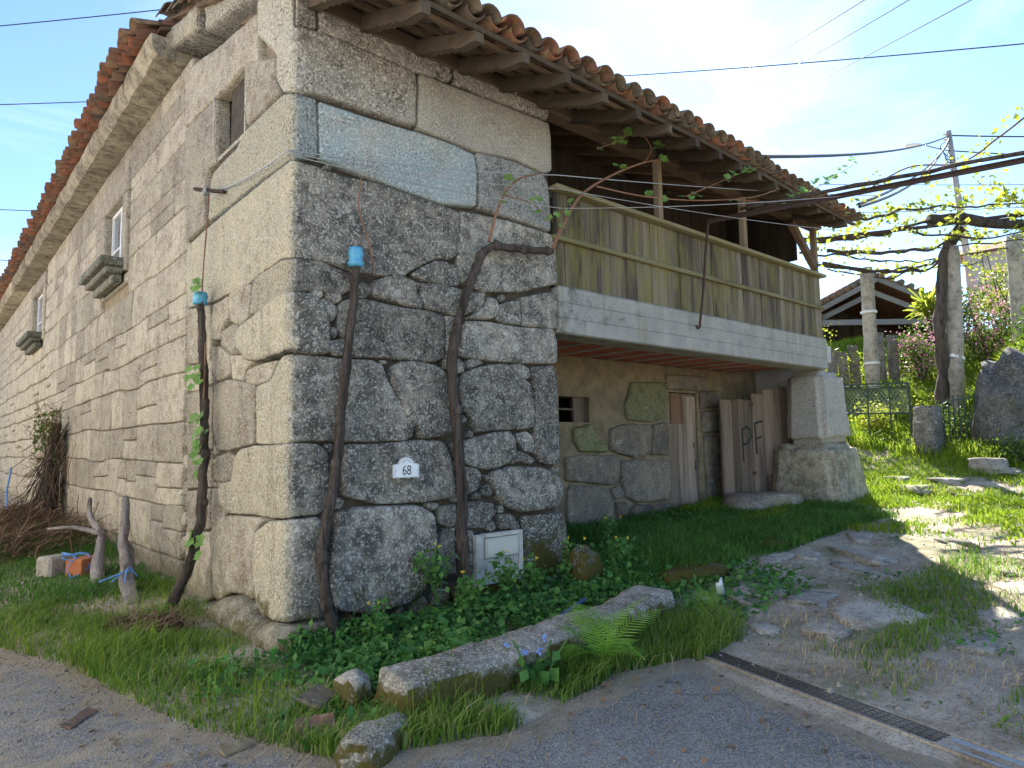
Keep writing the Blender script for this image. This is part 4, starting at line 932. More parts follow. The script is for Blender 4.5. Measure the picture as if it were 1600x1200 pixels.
# ------------------------------------------------------------------ kerb slab, loose stones by the road
def slab_kerb():
    n=34; v=[];f=[]; pts=[(-.16,-1.83),(.4,-1.86),(1.2,-1.83),(2.0,-1.76),(2.72,-1.64)]; sp=spline([(a,c,0) for a,c in pts],8); m=len(sp)
    prof=[(-.19,-.2),(-.19,.05),(-.18,.21),(-.155,.245),(.10,.255),(.17,.24),(.19,.1),(.18,-.2)]
    for i,p in enumerate(sp):
        d=(sp[min(i+1,m-1)]-sp[max(i-1,0)]).normalized(); nn=Vector((-d.y,d.x,0)); t=i/(m-1); e=.75 if i in(0,m-1) else 1
        for j,(a,z) in enumerate(prof):
            q=p+nn*(a*e*(1+.18*nz(p.x*2.2,j*.7,1))); zz=z*(e if z>0 else 1)*(1+.18*nz(p.x*1.7,j*.3,5))+.035*t+.012*nz(p.x*8,j,3)
            v.append((q.x,q.y,zz+.03*t))
    k=len(prof)
    for i in range(m-1):
        for j in range(k-1): f.append((i*k+j,i*k+j+1,(i+1)*k+j+1,(i+1)*k+j))
    f.append(tuple(range(k))[::-1]); f.append(tuple((m-1)*k+j for j in range(k)))
    bm=bmesh.new(); bv=[bm.verts.new(p) for p in v]
    for q in f: bm.faces.new([bv[i] for i in q])
    bmesh.ops.recalc_face_normals(bm,faces=bm.faces); bmesh.ops.subdivide_edges(bm,edges=bm.edges[:],cuts=2,use_grid_fill=True,smooth=.12)
    bm.normal_update()
    for w in bm.verts: c=w.co; w.co=c+w.normal*(.012*nz(c.x*7,c.y*7,c.z*7)+.006*nz(c.x*19,c.y*19,c.z*19))
    me=bpy.data.meshes.new('kerb_slab'); bm.to_mesh(me); bm.free(); me.polygons.foreach_set('use_smooth',[True]*len(me.polygons)); return me
tag(link('kerb_slab',slab_kerb(),MAT['kerb']),'long mossy granite kerb slab edging the weedy bed','kerb stone')
def rock(name,c,r,seed,mat,label,cat='rock',group=None,**k): return tag(link(name,rock_mesh(name,c,r,seed,**k),MAT[mat]),label,cat,group)
rock('kerb_rubble',(-.20,-1.5,.09),(.10,.12,.13),3,'kerb','pinkish lump of rubble at the left end of the kerb slab',sq=.3,flat=2)
rock('road_stone',(-.42,-2.13,.02),(.26,.14,.12),9,'kerb','flat grey stone at the road edge below the kerb slab',sq=.4,flat=.8,tilt=.5)
def shard(c,r,tilt,label,mat='tileold'):
    o=MB().box((-r[0],-r[1],-r[2]),(r[0],r[1],r[2]),Matrix.Translation(c)@Matrix.Rotation(tilt,4,'Z')@Matrix.Rotation(.3,4,'X'),.006).build('tile_shard',MAT[mat]); return tag(o,label,'tile shard','broken tile shards in the roadside grass')
shard((-.40,-1.42,.09),(.12,.08,.012),.6,'ochre broken tile half hidden in grass left of the kerb',); shard((-.56,-1.73,.06),(.11,.07,.012),-.3,'orange broken tile piece at the grass edge nearest the road'); shard((-.95,-1.62,.02),(.09,.035,.008),.2,'small orange tile sliver on the gravelly road edge'); shard((-1.5,-.55,.02),(.14,.035,.008),.9,'thin ochre tile sliver on the road at left')
# path rocks
ground_o=g
for i,(x,y,rx,ry,t) in enumerate([(4.15,-1.85,.42,.22,.5),(4.0,-2.35,.35,.25,.2),(6.35,-1.82,.6,.17,.9),(3.32,-2.85,.3,.18,.3),(4.0,-2.95,.45,.32,.5),(5.2,-3.05,.42,.16,-.3),(5.5,-2.25,.5,.16,.9),(4.6,-3.72,.3,.2,.4),(5.49,-3.67,.28,.16,.6),(12.33,-.51,.6,.25,.7),(12.9,-.1,.45,.22,.3),(14.44,-1.28,.6,.35,.7),(13.3,-.9,.5,.3,.2),(3.38,-2.22,.18,.1,.4),(3.65,-1.95,.22,.14,.8),(5.44,-1.31,.35,.16,.2),(5.92,-1.47,.3,.14,.5),(7.9,-2.2,.7,.22,.9),(3.7,-3.74,.2,.14,.2),(12.2,-1.4,.4,.2,.4),(12.4,-2.4,.45,.2,.1),(8.86,-1.4,.4,.18,.6),(3.5,-1.7,.14,.1,.2),(7.2,-1.6,.35,.15,.4),(9.4,-.95,.3,.15,.2),(2.95,-2.5,.16,.1,.9),(6.3,-3.5,.3,.2,.3),(10.4,-2.2,.5,.25,.6)]):
    link('path_stone',rock_mesh('path_stone',(x,y,surf_z(x,y)-.05),(rx*1.1,ry*1.1,.10),i*1.7,sq=.5,flat=.62,tilt=t,amp=.45),MAT['rock'],ground_o)
# ------------------------------------------------------------------ drain
dr=empty('drain_channel',(2.1,-3.4,0),'narrow road drain with iron grating along the path edge','drain')
a=Vector((2.24,-2.42,.016)); c=Vector((1.80,-4.12,.016)); e_=Vector((1.66,-4.75,.016)); d=(c-a).normalized(); nn=Vector((-d.y,d.x,0))
for k in range(2):
    p0=a.lerp(c,k*.5)+d*.004; p1=a.lerp(c,k*.5+.5)-d*.004; mb=MB()
    for t in(-.072,-.036,0,.036,.072): mb.beam(p0+nn*t,p1+nn*t,.010 if abs(t)<.07 else .016,.02)
    L_=(p1-p0).length
    for j in range(int(L_/.045)+1): q=p0+d*min(j*.045,L_); mb.beam(q-nn*.07,q+nn*.07,.010,.016)
    mb.build('grating',MAT['iron'],dr)
MB().beam(a+nn*.095-Vector((0,0,.006)),e_+nn*.095-Vector((0,0,.006)),.018,.03).beam(a-nn*.10-Vector((0,0,.006)),e_-nn*.10-Vector((0,0,.006)),.03,.03).build('channel_edge',MAT['soil'],dr)
MB().beam(a-Vector((0,0,.05)),e_-Vector((0,0,.05)),.17,.05).build('channel_bed',MAT['black'],dr)
MB().beam(c+d*.02+nn*.05,e_+nn*.05,.05,.012).beam(c+d*.02-nn*.06,e_-nn*.06,.03,.012).build('channel_liner',MAT['galv'],dr)
# ------------------------------------------------------------------ things on the grass by the left wall
b_=empty('tied_blocks',(-.8,4.6,.1),'grey stone and red brick tied together with blue twine on the grass','tied stones')
def wbox(mb,c,r,tz,bev): return mb.box((-r[0],-r[1],-r[2]),r,Matrix.Translation(c)@Matrix.Rotation(tz,4,'Z'),bev)
wbox(MB(),(-.95,4.75,.2),(.15,.13,.13),.5,.03).build('stone_block',MAT['rock'],b_); wbox(MB(),(-.68,4.45,.21),(.17,.11,.10),.7,.008).build('brick_block',MAT['brick'],b_)
mb=MB()
for k in range(6):
    q=random.Random(k); mb.tube(spline([(-.95+q.uniform(0,.3),4.75-q.uniform(0,.3),.36),(-.85+q.uniform(-.1,.3),4.45+q.uniform(-.1,.1),.34),(-.8+q.uniform(-.1,.3),4.32,.2),(-.8+q.uniform(-.2,.3),4.25,.06)],5),.007,5)
mb.build('twine',MAT['bluetwine'],b_,True)
def branch(name,pts,r,label,mat='drift',seed=0,extra=None):
    sp=spline(pts,7); n=len(sp); rr=[r[0]+(r[1]-r[0])*i/(n-1)+.006*nz(i*.5,seed) for i in range(n)]
    mb=MB().tube(sp,rr,10,jit=.45,seed=seed,ridge=True)
    for e in extra or []: mb.tube(spline(e[0],5),[e[1]*(1-.6*i/(len(spline(e[0],5))-1)) for i in range(len(spline(e[0],5)))],8,jit=.25,seed=seed+2)
    return tag(mb.build(name,MAT[mat],None,True),label,'branch','dry vine stumps leaning by the wall')
branch('dry_branch',[(-.62,3.75,.02),(-.60,4.1,.22),(-.50,4.5,.42),(-.45,4.75,.55),(-.50,5.2,.72),(-.45,5.6,.95)],(.075,.025),'shorter forked silvery stump beside the tied brick',seed=2,extra=[([(-.46,4.75,.55),(-.7,5.1,.62),(-.95,5.4,.60)],.035)])
branch('dry_branch',[(-.55,2.55,-.02),(-.52,2.95,.16),(-.45,3.35,.42),(-.42,3.7,.55),(-.30,4.15,.72),(-.22,4.6,1.0)],(.085,.04),'longer silvery stump leaning nearest to the corner',seed=5)
mb=MB(); 
for k in range(3): mb.tube(spline([(-.78+.1*k,3.0-.1*k,.22),(-.5,3.0,.30+.02*k),(-.40,3.02,.22)],5),.008,5)
tag(mb.build('twine_loop',MAT['bluetwine'],None,True),'loop of blue twine round the longer silvery stump','twine')
# ------------------------------------------------------------------ grape vines on the house
leafP=[(0,0),(.25,-.12),(.5,-.05),(.46,.22),(.62,.45),(.36,.5),(.28,.78),(.08,.7),(0,1.0)]
def leaf_mesh(name,size):
    rgt=[Vector((x,y)) for x,y in leafP]; v=[(0,.05*size,.0),(0,.5*size,-.02*size),(0,1.0*size,.03*size)]; f=[]
    v=[];  
    for sgn in(1,-1):
        b0=len(v); v+= [(0,.45*size,-.03*size)]+[(sgn*x*size,y*size,.10*size*abs(x)+.04*size*math.sin(y*5)) for x,y in leafP]
        for k in range(len(leafP)-1): f.append((b0,b0+1+k,b0+2+k) if sgn>0 else (b0,b0+2+k,b0+1+k))
    return pymesh(name,v,f)
VL=[leaf_mesh('leaf',s) for s in(.06,.08,.10)]
for m_ in VL: m_.materials.append(MAT['vineleaf'])
def put_leaf(par,p,rs_,meshes=VL,face=None):
    o=link('leaf',rs_.choice(meshes),None,par); n=Vector(face or (0,-1,.5))+Vector((rs_.uniform(-.7,.7),rs_.uniform(-.7,.7),rs_.uniform(-.3,.7))); q=n.to_track_quat('Z','Y'); 
    o.matrix_basis=Matrix.Translation(p)@q.to_matrix().to_4x4()@Matrix.Rotation(rs_.uniform(0,6.28),4,'Z'); return o
def vine(label,pts,r,cat='grapevine',seed=0):
    root=empty('grapevine',pts[-1],label,cat,'old grapevines trained up the walls')
    sp=spline(pts,7); n=len(sp); rr=[r[0]+(r[1]-r[0])*i/(n-1)+.006*nz(i*.6,seed) for i in range(n)]
    sp=[p+Vector((.018*nz(i*.35,seed),.01*nz(i*.4,seed+4),0)) for i,p in enumerate(sp)]
    MB().tube(sp,rr,16,jit=.42,seed=seed,ridge=True).build('trunk',MAT['bark'],root,True)
    q_=random.Random(seed); SV=[];SF=[]           # peeling bark strips
    for k in range(110):
        i=q_.randrange(1,n-4); ln=q_.randint(2,4); a=q_.uniform(math.pi*.9,math.pi*2.1); b0=len(SV)
        for j in range(ln+1):
            p=sp[min(i+j,n-1)]; r=rr[min(i+j,n-1)]*(1.03+.10*q_.random()+(.25 if j in(0,ln) and q_.random()<.4 else 0)); w_=.06+.10*q_.random()
            side=Vector((1,0,0)) if abs(sp[0].x-sp[-1].x)+.3>abs(sp[0].y-sp[-1].y) or sp[0].x>0 else Vector((0,1,0)); oth=Vector((0,1,0)) if side.x else Vector((1,0,0))
            for sg in(-w_,w_): SV.append(tuple(p+side*math.cos(a+sg)*r+oth*math.sin(a+sg)*r*(1 if side.x else 1)))
        for j in range(ln): SF.append((b0+2*j,b0+2*j+1,b0+2*j+3,b0+2*j+2))
    o_=link('bark_strips',pymesh('bark_strips',SV,SF),MAT['bark'],root); o_['kind']='stuff'
    for i in range(2,n-2,9):           # knots
        p=sp[i]; link('knot',rock_mesh('knot',p+Vector((random.uniform(-.02,.02),-.012,0)),(rr[i]*1.15,rr[i]*1.05,rr[i]*1.5),i+seed,sub=2,flat=2),MAT['bark'],root)
    return root
vA=vine('straight grapevine with a blue plastic cap, left of the number plate',[(.56,-.09,3.22),(.53,-.11,2.88),(.49,-.11,2.54),(.45,-.12,2.2),(.41,-.12,1.87),(.39,-.12,1.6),(.34,-.13,1.28),(.27,-.15,.96),(.22,-.17,.71),(.25,-.18,.45),(.33,-.2,.05)],(.033,.046),seed=1)
vB=vine('thick grapevine bending right below the parapet, right of the number plate',[(2.98,-.14,3.76),(2.7,-.14,3.72),(2.4,-.13,3.70),(2.14,-.13,3.67),(1.98,-.13,3.55),(1.90,-.13,3.4),(1.77,-.13,3.11),(1.64,-.13,2.71),(1.59,-.13,2.45),(1.60,-.13,2.07),(1.65,-.14,1.58),(1.67,-.15,.96),(1.66,-.17,.66),(1.70,-.2,.25),(1.76,-.22,-.05)],(.038,.052),seed=6)
vC=vine('grapevine on the sunny-looking left wall with small green leaves and a blue pot',[(-.11,2.02,3.17),(-.11,1.96,2.82),(-.12,1.86,2.47),(-.12,1.80,2.01),(-.13,1.72,1.62),(-.14,1.72,1.24),(-.16,1.74,.86),(-.22,1.86,.42),(-.30,1.98,.15),(-.36,2.05,-.05)],(.033,.05),seed=9)
def sleeve(par,c,r,h,name,tilt=0):
    mb=MB(); n=7; sp=[]; rr=[]
    for k in range(n): sp.append((c[0]+tilt*k*.01,c[1],c[2]+h*k/(n-1))); rr.append(r*(1+.10*nz(k*1.3,c[0]*9)+(.18 if k%3==1 else 0)))
    return mb.tube(sp,rr,14,jit=.14).build(name,MAT['blueplastic'],par,True)
sleeve(vA,(.565,-.09,3.20),.062,.17,'plastic_cap'); sleeve(vC,(-.11,2.03,3.13),.068,.13,'plastic_pot')
MB().tube([(.40,-.08,3.13),(.72,-.10,3.12)],.009,6).build('tie_wire',MAT['rust'],vA); MB().tube([(-.06,2.3,3.12),(-.14,1.85,3.13)],.008,6).build('tie_wire',MAT['rust'],vC)
def cane(par,pts,r0,r1,name='cane'): sp=spline(pts,6); return MB().tube(sp,[r0+(r1-r0)*i/(len(sp)-1) for i in range(len(sp))],6).build(name,MAT['cane'],par,True)
cane(vA,[(.75,-.08,3.2),(.70,-.08,3.45),(.60,-.08,3.75),(.62,-.09,4.05)],.011,.006)
cane(vC,[(-.10,2.03,3.2),(-.10,1.98,3.6),(-.10,1.9,4.0),(-.12,1.82,4.28)],.008,.006); cane(vC,[(-.13,1.86,1.6),(-.13,1.78,2.2),(-.12,1.80,2.7)],.012,.008)
rl=random.Random(8)
for z,y,n in ((2.42,1.83,5),(2.32,1.72,3),(1.92,1.76,5),(1.72,1.68,7),(1.60,1.70,7),(1.44,1.68,4),(.72,1.64,4),(.62,1.68,2),(3.3,1.9,7)):
    for k in range(n): put_leaf(vC,Vector((-.2+rl.uniform(-.05,.03),y+rl.uniform(-.1,.1),z+rl.uniform(-.07,.07))),rl,face=(-1,-.3,.4))
# canes of the thick vine climbing to the wires, then along them
C1=[(2.06,-.15,3.7),(2.15,-.16,4.0),(2.25,-.2,4.25),(2.45,-.22,4.45),(2.75,-.24,4.58)]; C2=[(2.98,-.16,3.78),(3.1,-.2,4.05),(3.35,-.26,4.45),(3.75,-.32,4.75),(4.3,-.4,5.05),(4.75,-.45,5.22)]
cane(vB,C1,.02,.008); cane(vB,C2,.022,.010); cane(vB,[(4.4,-.41,5.1),(4.5,-.44,5.3),(4.2,-.46,5.42),(3.85,-.46,5.2),(3.45,-.45,4.98)],.010,.005)
cane(vB,[(3.6,-.3,4.62),(4.3,-.45,4.62),(5.1,-.7,4.68),(5.9,-1.0,4.82),(6.3,-1.2,4.98)],.011,.006); cane(vB,[(4.9,-.65,4.7),(5.5,-.8,5.0),(6.2,-.9,5.35)],.009,.005); cane(vB,[(5.6,-.9,4.75),(6.6,-1.1,4.9),(7.6,-1.2,5.35),(8.6,-1.3,5.9)],.009,.004)
cane(vB,[(2.25,-.2,4.22),(2.6,-.24,4.2),(2.9,-.26,4.05)],.008,.005)
for pth,n in ((C1,5),(C2,6),([(3.45,-.45,4.98),(3.85,-.46,5.2),(4.2,-.46,5.42),(4.7,-.5,5.25)],16),([(4.3,-.45,4.62),(5.1,-.7,4.68),(5.9,-1.0,4.82)],8),([(5.5,-.8,5.0),(6.2,-.9,5.35)],8),([(6.6,-1.1,4.9),(7.6,-1.2,5.35),(8.6,-1.3,5.9)],20),([(2.6,-.24,4.2),(2.9,-.26,4.05)],4)):
    sp=spline(pth,8)
    for k in range(int(n*1.7)): put_leaf(vB,rl.choice(sp)+Vector((rl.uniform(-.06,.06),rl.uniform(-.06,.03),rl.uniform(-.02,.10))),rl,face=(-.4,-.6,.6))
# dry creeper bush and brushwood heap far along the left wall
def strips(name,n,fn,mat,w=.006,seg=3,parent=None):
    V=[];Tq=[]
    for i in range(n):
        p,d,ln,bend=fn(i); p=Vector(p); d=Vector(d).normalized(); s=d.cross(Vector((.3,.2,1))).normalized()*w
        base=len(V)
        for k in range(seg+1):
            t=k/seg; q=p+d*ln*t+Vector(bend)*t*t; V+= [tuple(q-s),tuple(q+s)]
        for k in range(seg): a_=base+2*k; Tq.append((a_,a_+1,a_+3,a_+2))
    return link(name,npmesh(name,V,Tq),mat,parent)
U=random.uniform
def hayf(i):
    y=U(6.0,12.5); x=U(-1.9,-.12)+(-.3 if y>9 else 0); hmax=.38*math.exp(-((x+.55)/.8)**2)*(1-.35*abs(y-9.5)/3.5)+.06
    return (x,y,ground_z(x,y)+U(0,1)**.6*hmax),(U(-1,1),U(-1,1),U(-.25,.3)),U(.2,.6),(U(-.1,.1),U(-.1,.1),U(-.12,.05))
o=strips('brushwood_heap',4200,hayf,MAT['hay'],.007); tag(o,'heap of dry brown brushwood on the ground along the left wall','brushwood')
cb_=empty('dry_creeper',(-.25,11.2,.3),'tangled dry creeper bush standing against the far left wall','creeper')
strips('stems',520,lambda i:((U(-.3,-.05),11.2+U(-.4,.4),U(.2,1.9)),(U(-.25,.2),U(-.2,.2),U(-1,1)),U(.4,.9),(U(-.25,.15),U(-.25,.25),U(-.4,.1))),MAT['bark'],.009,parent=cb_)
strips('twigs',170,lambda i:((U(-.4,-.05),11.2+U(-1.3,.9),U(.8,2.6)),(U(-.3,.1),U(-1,1),U(-.6,.6)),U(.3,.9),(0,U(-.2,.2),U(-.2,.1))),MAT['hay'],.005,parent=cb_)
MB().tube(spline([(-.15,11.25,.1),(-.2,11.3,1.0),(-.15,11.15,2.2)],5),.1,9,jit=.3).build('trunk',MAT['bark'],cb_,True)
mb=MB().tube(spline([(-.75,12.4,1.3),(-.8,12.6,.7),(-.75,12.3,.35),(-.6,11.9,.45)],6),.018,6); tag(mb.build('blue_hose',MAT['bluetwine'],None,True),'faded blue hose hanging beside the dry creeper','hose')
# ------------------------------------------------------------------ garden beyond the path
gt=empty('garden_gate',(15.1,.95,1.4),'green iron garden gate with diagonal wire mesh between pier and stone post','gate')
GA=Vector((14.80,1.62,1.42)); GB=Vector((15.46,.40,1.40)); gd=(GB-GA).normalized(); H_=1.5
fr=MB()
for t in (0,.36,.70,1): 
    p=GA.lerp(GB,t); fr.beam(p,p+Vector((0,0,H_)),.045 if t in(0,1) else .03,.045 if t in(0,1) else .03,upv=(1,0,0))
for h in (.05,.16,.78,H_-.12,H_): fr.beam(GA+Vector((0,0,h)),GB+Vector((0,0,h)),.035,.035)
fro=fr.build('frame',MAT['gatepaint'],gt)
ms=MB(); L_=(GB-GA).length; zb,zt=.79,H_-.13
for k in range(-10,24):
    u0=k*.085; 
    for s_ in(1,-1):
        a0=(u0,zb); h=zt-zb; u1=u0+s_*h*.62; ua,ub=u0,u1; za,zc_=zb,zt
        def clip(ua,za,ub,zc_):
            for lim,sg in((0,1),(L_,-1)):
                if (ua-lim)*sg<0 and (ub-lim)*sg<0: return None
                if (ua-lim)*sg<0: t=(lim-ua)/(ub-ua); za=za+(zc_-za)*t; ua=lim
                elif (ub-lim)*sg<0: t=(lim-ua)/(ub-ua); zc_=za+(zc_-za)*t; ub=lim
            return ua,za,ub,zc_
        r=clip(ua,za,ub,zc_)
        if r: ms.tube([GA+gd*r[0]+Vector((0,0,r[1])),GA+gd*r[2]+Vector((0,0,r[3]))],.006,4,cap=False)
ms.build('wire_mesh',MAT['galv'],fro)
for k in range(9): 
    p=GA.lerp(GB,(k+.5)/9)+Vector((0,0,H_-.06)); MB().tube([p-gd*.03,p+gd*.03],.022,6).build('top_stud',MAT['gatepaint'],fro)
def pillar(name,c,h,r,label,mat='rockdk',seed=0,lean=(0,0),cat='stone post',group=None,extra=None):
    root=empty(name,c,label,cat,group); n=16; sp=[(c[0]+lean[0]*k/n,c[1]+lean[1]*k/n,c[2]+h*k/n) for k in range(n+1)]
    mb=MB(); sh=[]
    base=len(mb.v)
    for i,p in enumerate(sp):
        for k in range(12):
            a=2*math.pi*k/12+.4; q=max(abs(math.cos(a)),abs(math.sin(a))); rr=r*(1/q*.55+.45)*(1+.12*nz(math.cos(a)+seed,math.sin(a),i*.3)+.05*nz(math.cos(a)*3+seed,math.sin(a)*3,i*1.1))*(1-.12*i/n if i<n else .8)
            mb.v.append((p[0]+math.cos(a)*rr,p[1]+math.sin(a)*rr,p[2]))
    for i in range(n):
        for k in range(12): mb.f.append((i*12+k,i*12+(k+1)%12,(i+1)*12+(k+1)%12,(i+1)*12+k))
    mb.f.append(tuple(n*12+k for k in range(12))); mb.build('shaft',MAT[mat],root,True); return root
pillar('gate_post',(14.92,-.12,.95),1.35,.30,'squat granite gate post beside the green gate',seed=2)
GP='granite pergola posts'
p1=pillar('pergola_post',(18.75,2.42,3.0),3.6,.19,'slender granite pergola post with white tapes, before the shed','rock',4,(-.2,-.1),'pergola post',GP)
p2=pillar('pergola_post',(17.35,-.02,1.6),4.85,.2,'granite pergola post wrapped by a thick vine trunk','rock',6,(.1,-.15),'pergola post',GP)
p3=pillar('pergola_post',(20.8,-.85,3.6),3.6,.24,'granite pergola post at the right edge on the bank','rock',9,(-.1,0),'pergola post',GP)
for z in (5.25,3.75): MB().tube([(18.72-.06*(z-3),2.41-.03*(z-3),z),(18.72-.06*(z-3),2.41-.03*(z-3),z+.07)],.225,12).build('tape',MAT['paintwhite'],p1)
MB().tube([(17.4,-.06,3.55),(17.42,-.07,3.62)],.235,12).build('tape',MAT['paintwhite'],p2)
fn=empty('iron_fence',(15.4,-.7,1.3),'low dark iron fence panel between the gate post and the boulder','fence'); mb=MB()
FA=Vector((15.1,-.40,1.15)); FB=Vector((15.75,-1.05,1.25))
for k in range(9): p=FA.lerp(FB,k/8); MB().beam(p,p+Vector((0,0,1.35)),.022,.022,upv=(1,0,0)).build('bar',MAT['gatepaint'],fn)
for h in(.15,1.25): MB().beam(FA+Vector((0,0,h)),FB+Vector((0,0,h)),.03,.03).build('rail',MAT['gatepaint'],fn)
rock('bank_boulder',(16.55,-1.55,2.25),(1.0,.75,1.15),12,'rockdk','big dark lichen-spotted boulder on the bank at the right edge',sq=.6,flat=2,amp=.42,sub=4)
rock('bank_stone',(16.35,-1.75,1.25),(.95,.6,.42),15,'rockdk','long block of stone under the dark boulder',sq=.6,flat=2,amp=.15)
rock('threshold_slab',(15.35,-.75,1.05),(.75,.4,.16),17,'rock','flat stone slab lying at the foot of the iron fence',sq=.6,flat=2,tilt=-.7,amp=.15)
rock('loose_rock',(14.35,-1.35,1.0),(.5,.34,.2),19,'rock','pale loose rock on the grass before the boulder',sq=.4,flat=.7,tilt=.4)
for i,(x,y,w_,h) in enumerate([(18.55,3.5,.3,1.15),(18.8,3.22,.28,1.05),(19.05,2.98,.3,1.2),(19.55,2.45,.34,1.5),(19.85,2.2,.32,1.35),(18.3,3.75,.25,1.0)]):
    z=ground_z(x,y)-.15; o=MB().box((-w_/2,-.05,0),(w_/2,.05,h+.35),Matrix.Translation((x,y,z))@Matrix.Rotation(-.78+U(-.2,.2),4,'Z')@Matrix.Rotation(U(-.06,.06),4,'Y'),.015).build('fence_slab',MAT['rockdk'])
    tag(o,['second upright grey slab from the left below the shed','third upright grey slab from the left below the shed','upright grey slab just left of the slender pergola post','tall upright grey slab just right of the slender pergola post','rightmost upright grey slab below the shed','leftmost upright grey slab below the shed'][i],'fence slab','upright stone slabs below the shed')
# open shed with tiled gable roof
sh=empty('open_shed',(26.4,5.2,5.0),'open timber shed with tiled gable roof and pale fascia boards on the slope','shed')
sr=Vector((.75,-.66,0)); sf=Vector((.66,.75,0)); AP=Vector((26.2,4.8,8.05)); wl,wr,dl,drr=2.5,3.4,1.28,1.5
eL=AP-sr*wl-Vector((0,0,dl)); eR=AP+sr*wr-Vector((0,0,drr)); D_=sf*6
for a_,e__,nm in((AP,eL,'roof_slope'),(AP,eR,'roof_slope')):
    n=Vector((0,0,.10)); MB().add([a_,e__,e__+D_,a_+D_,a_+n,e__+n,e__+D_+n,a_+D_+n],[(0,1,2,3),(7,6,5,4),(0,4,5,1),(1,5,6,2),(2,6,7,3),(3,7,4,0)]).build(nm,MAT['tileold'],sh)
    MB().beam(a_-sf*.05-Vector((0,0,.14)),e__-sf*.05-Vector((0,0,.14)),.05,.2).build('fascia',MAT['fasc'],sh)
    MB().beam(a_+sf*.3-Vector((0,0,.62)),e__+sf*.3-Vector((0,0,.52)),.1,.2).build('rafter',MAT['fasc'],sh)
MB().beam(eL-Vector((0,0,.55))+sf*.2,eR-Vector((0,0,.35))+sf*.2,.12,.22).build('tie_beam',MAT['fasc'],sh)
MB().beam(AP+sf*.35-Vector((0,0,.2)),AP+sf*.35-Vector((0,0,1.6)),.12,.12,upv=(1,0,0)).build('king_post',MAT['fasc'],sh)
for a_ in (eL+sr*.25+sf*.2,eR-sr*.25+sf*.2,AP+sf*5.8): MB().beam(a_-Vector((0,0,.2)),Vector((a_.x,a_.y,4.0)),.16,.16,upv=(1,0,0)).build('shed_post',MAT['beam'],sh)
bk=[eL+sf*5,eR+sf*5]; MB().add([bk[0]-Vector((0,0,3)),bk[1]-Vector((0,0,3)),bk[1],AP+sf*5,bk[0]],[(0,1,2,3,4)]).build('back_wall',MAT['doordk'],sh)
for q_ in(eL,eR): MB().add([q_+sf*.6-Vector((0,0,3)),q_+sf*5-Vector((0,0,3)),q_+sf*5,q_+sf*.6],[(0,1,2,3)]).build('side_wall',MAT['doordk'],sh)
mb=MB()
for k in range(9):      # tile edge along the verge
    for a_,e__ in((AP,eL),(AP,eR)): p=a_.lerp(e__,(k+.5)/9)+Vector((0,0,.12))-sf*.1; mb.tube([p,p+sf*.5],.13,8)
mb.build('verge_tiles',MAT['tileold'],sh,True)
# house on the hill
hh=empty('hill_house',(40,3,9),'distant grey house with a low tiled roof at the upper right','house')
MB().box((39,-3,8.5),(46,5.0,11.1)).build('wall',MAT['farplaster'],hh); MB().add([(38.5,-3.5,11.11),(38.5,5.6,11.11),(42.5,5.6,12.4),(42.5,-3.5,12.4),(46.5,5.6,11.11),(46.5,-3.5,11.11)],[(0,3,2,1),(3,5,4,2),(0,1,4,5),(1,2,4),(0,5,3)]).build('roof',MAT['tile'],hh)
MB().box((38.95,1.2,9.6),(38.99,2.2,10.7)).build('window',MAT['glassdk'],hh)
# ------------------------------------------------------------------ pergola vine
o=MB().beam((13.2,1.62,6.25),(16.11,-.08,6.74),.07,.07).beam((16.11,-.08,6.74),(18.84,-1.74,7.26),.07,.07).build('pergola_bar',MAT['rust']); tag(o,'dark iron bar carrying the pergola vines from the roof corner','pergola bar')
pv=empty('pergola_vine',(17.4,0,1.8),'gnarled old vine spreading over the pergola with yellow-green young leaves','grapevine')
sp=spline([(17.2,.25,1.7),(17.15,.2,2.6),(17.25,.15,3.4),(17.1,.12,4.3),(17.2,.05,5.3),(17.3,-.05,6.3),(17.6,-.35,6.95)],7); MB().tube(sp,[.15-.04*i/len(sp) for i in range(len(sp))],10,jit=.4,seed=3).build('trunk',MAT['bark'],pv,True)
sp=spline([(16.35,-.05,6.95),(16.9,-.5,7.02),(17.6,-1.0,6.9),(18.4,-1.5,6.9)],7); MB().tube(sp,[.16-.08*i/len(sp) for i in range(len(sp))],10,jit=.45,seed=8).build('arm',MAT['bark'],pv,True)
rv=random.Random(12); leafpts=[]
arms=[[(13.3,1.9,6.3),(15,.9,6.5),(16.2,.0,6.85),(18.2,-1.3,7.05),(20,-2.6,7.4)],[(16.79,2.55,6.71),(18.15,1.37,6.54),(19.22,.41,6.69),(20.83,-1.04,6.89)],[(16.5,2.9,6.5),(17.8,1.9,6.35),(18.9,.7,6.5),(17.6,-.3,6.8)],[(18.17,3.33,6.73),(19.49,2.2,6.47),(20.51,1.29,6.58),(21.8,.2,6.9)],[(13.16,.43,6.4),(13.79,-.15,6.6),(14.85,-1.09,6.69),(15.91,-2.03,6.72),(17,-3.2,6.8)],[(14.2,1.5,6.2),(15.3,.8,6.15),(16.6,.1,6.3),(17.4,-.3,6.7)],[(15.8,2.4,6.3),(17.2,1.5,6.1),(18.3,.5,6.2),(17.7,-.2,6.6)],[(16,.3,6.6),(17.2,-1.1,6.5),(18.6,-2.2,6.7)],[(14.2,2.3,6.35),(16.2,1.3,6.35),(18.2,-.2,6.6),(20.2,-1.7,6.9)]]
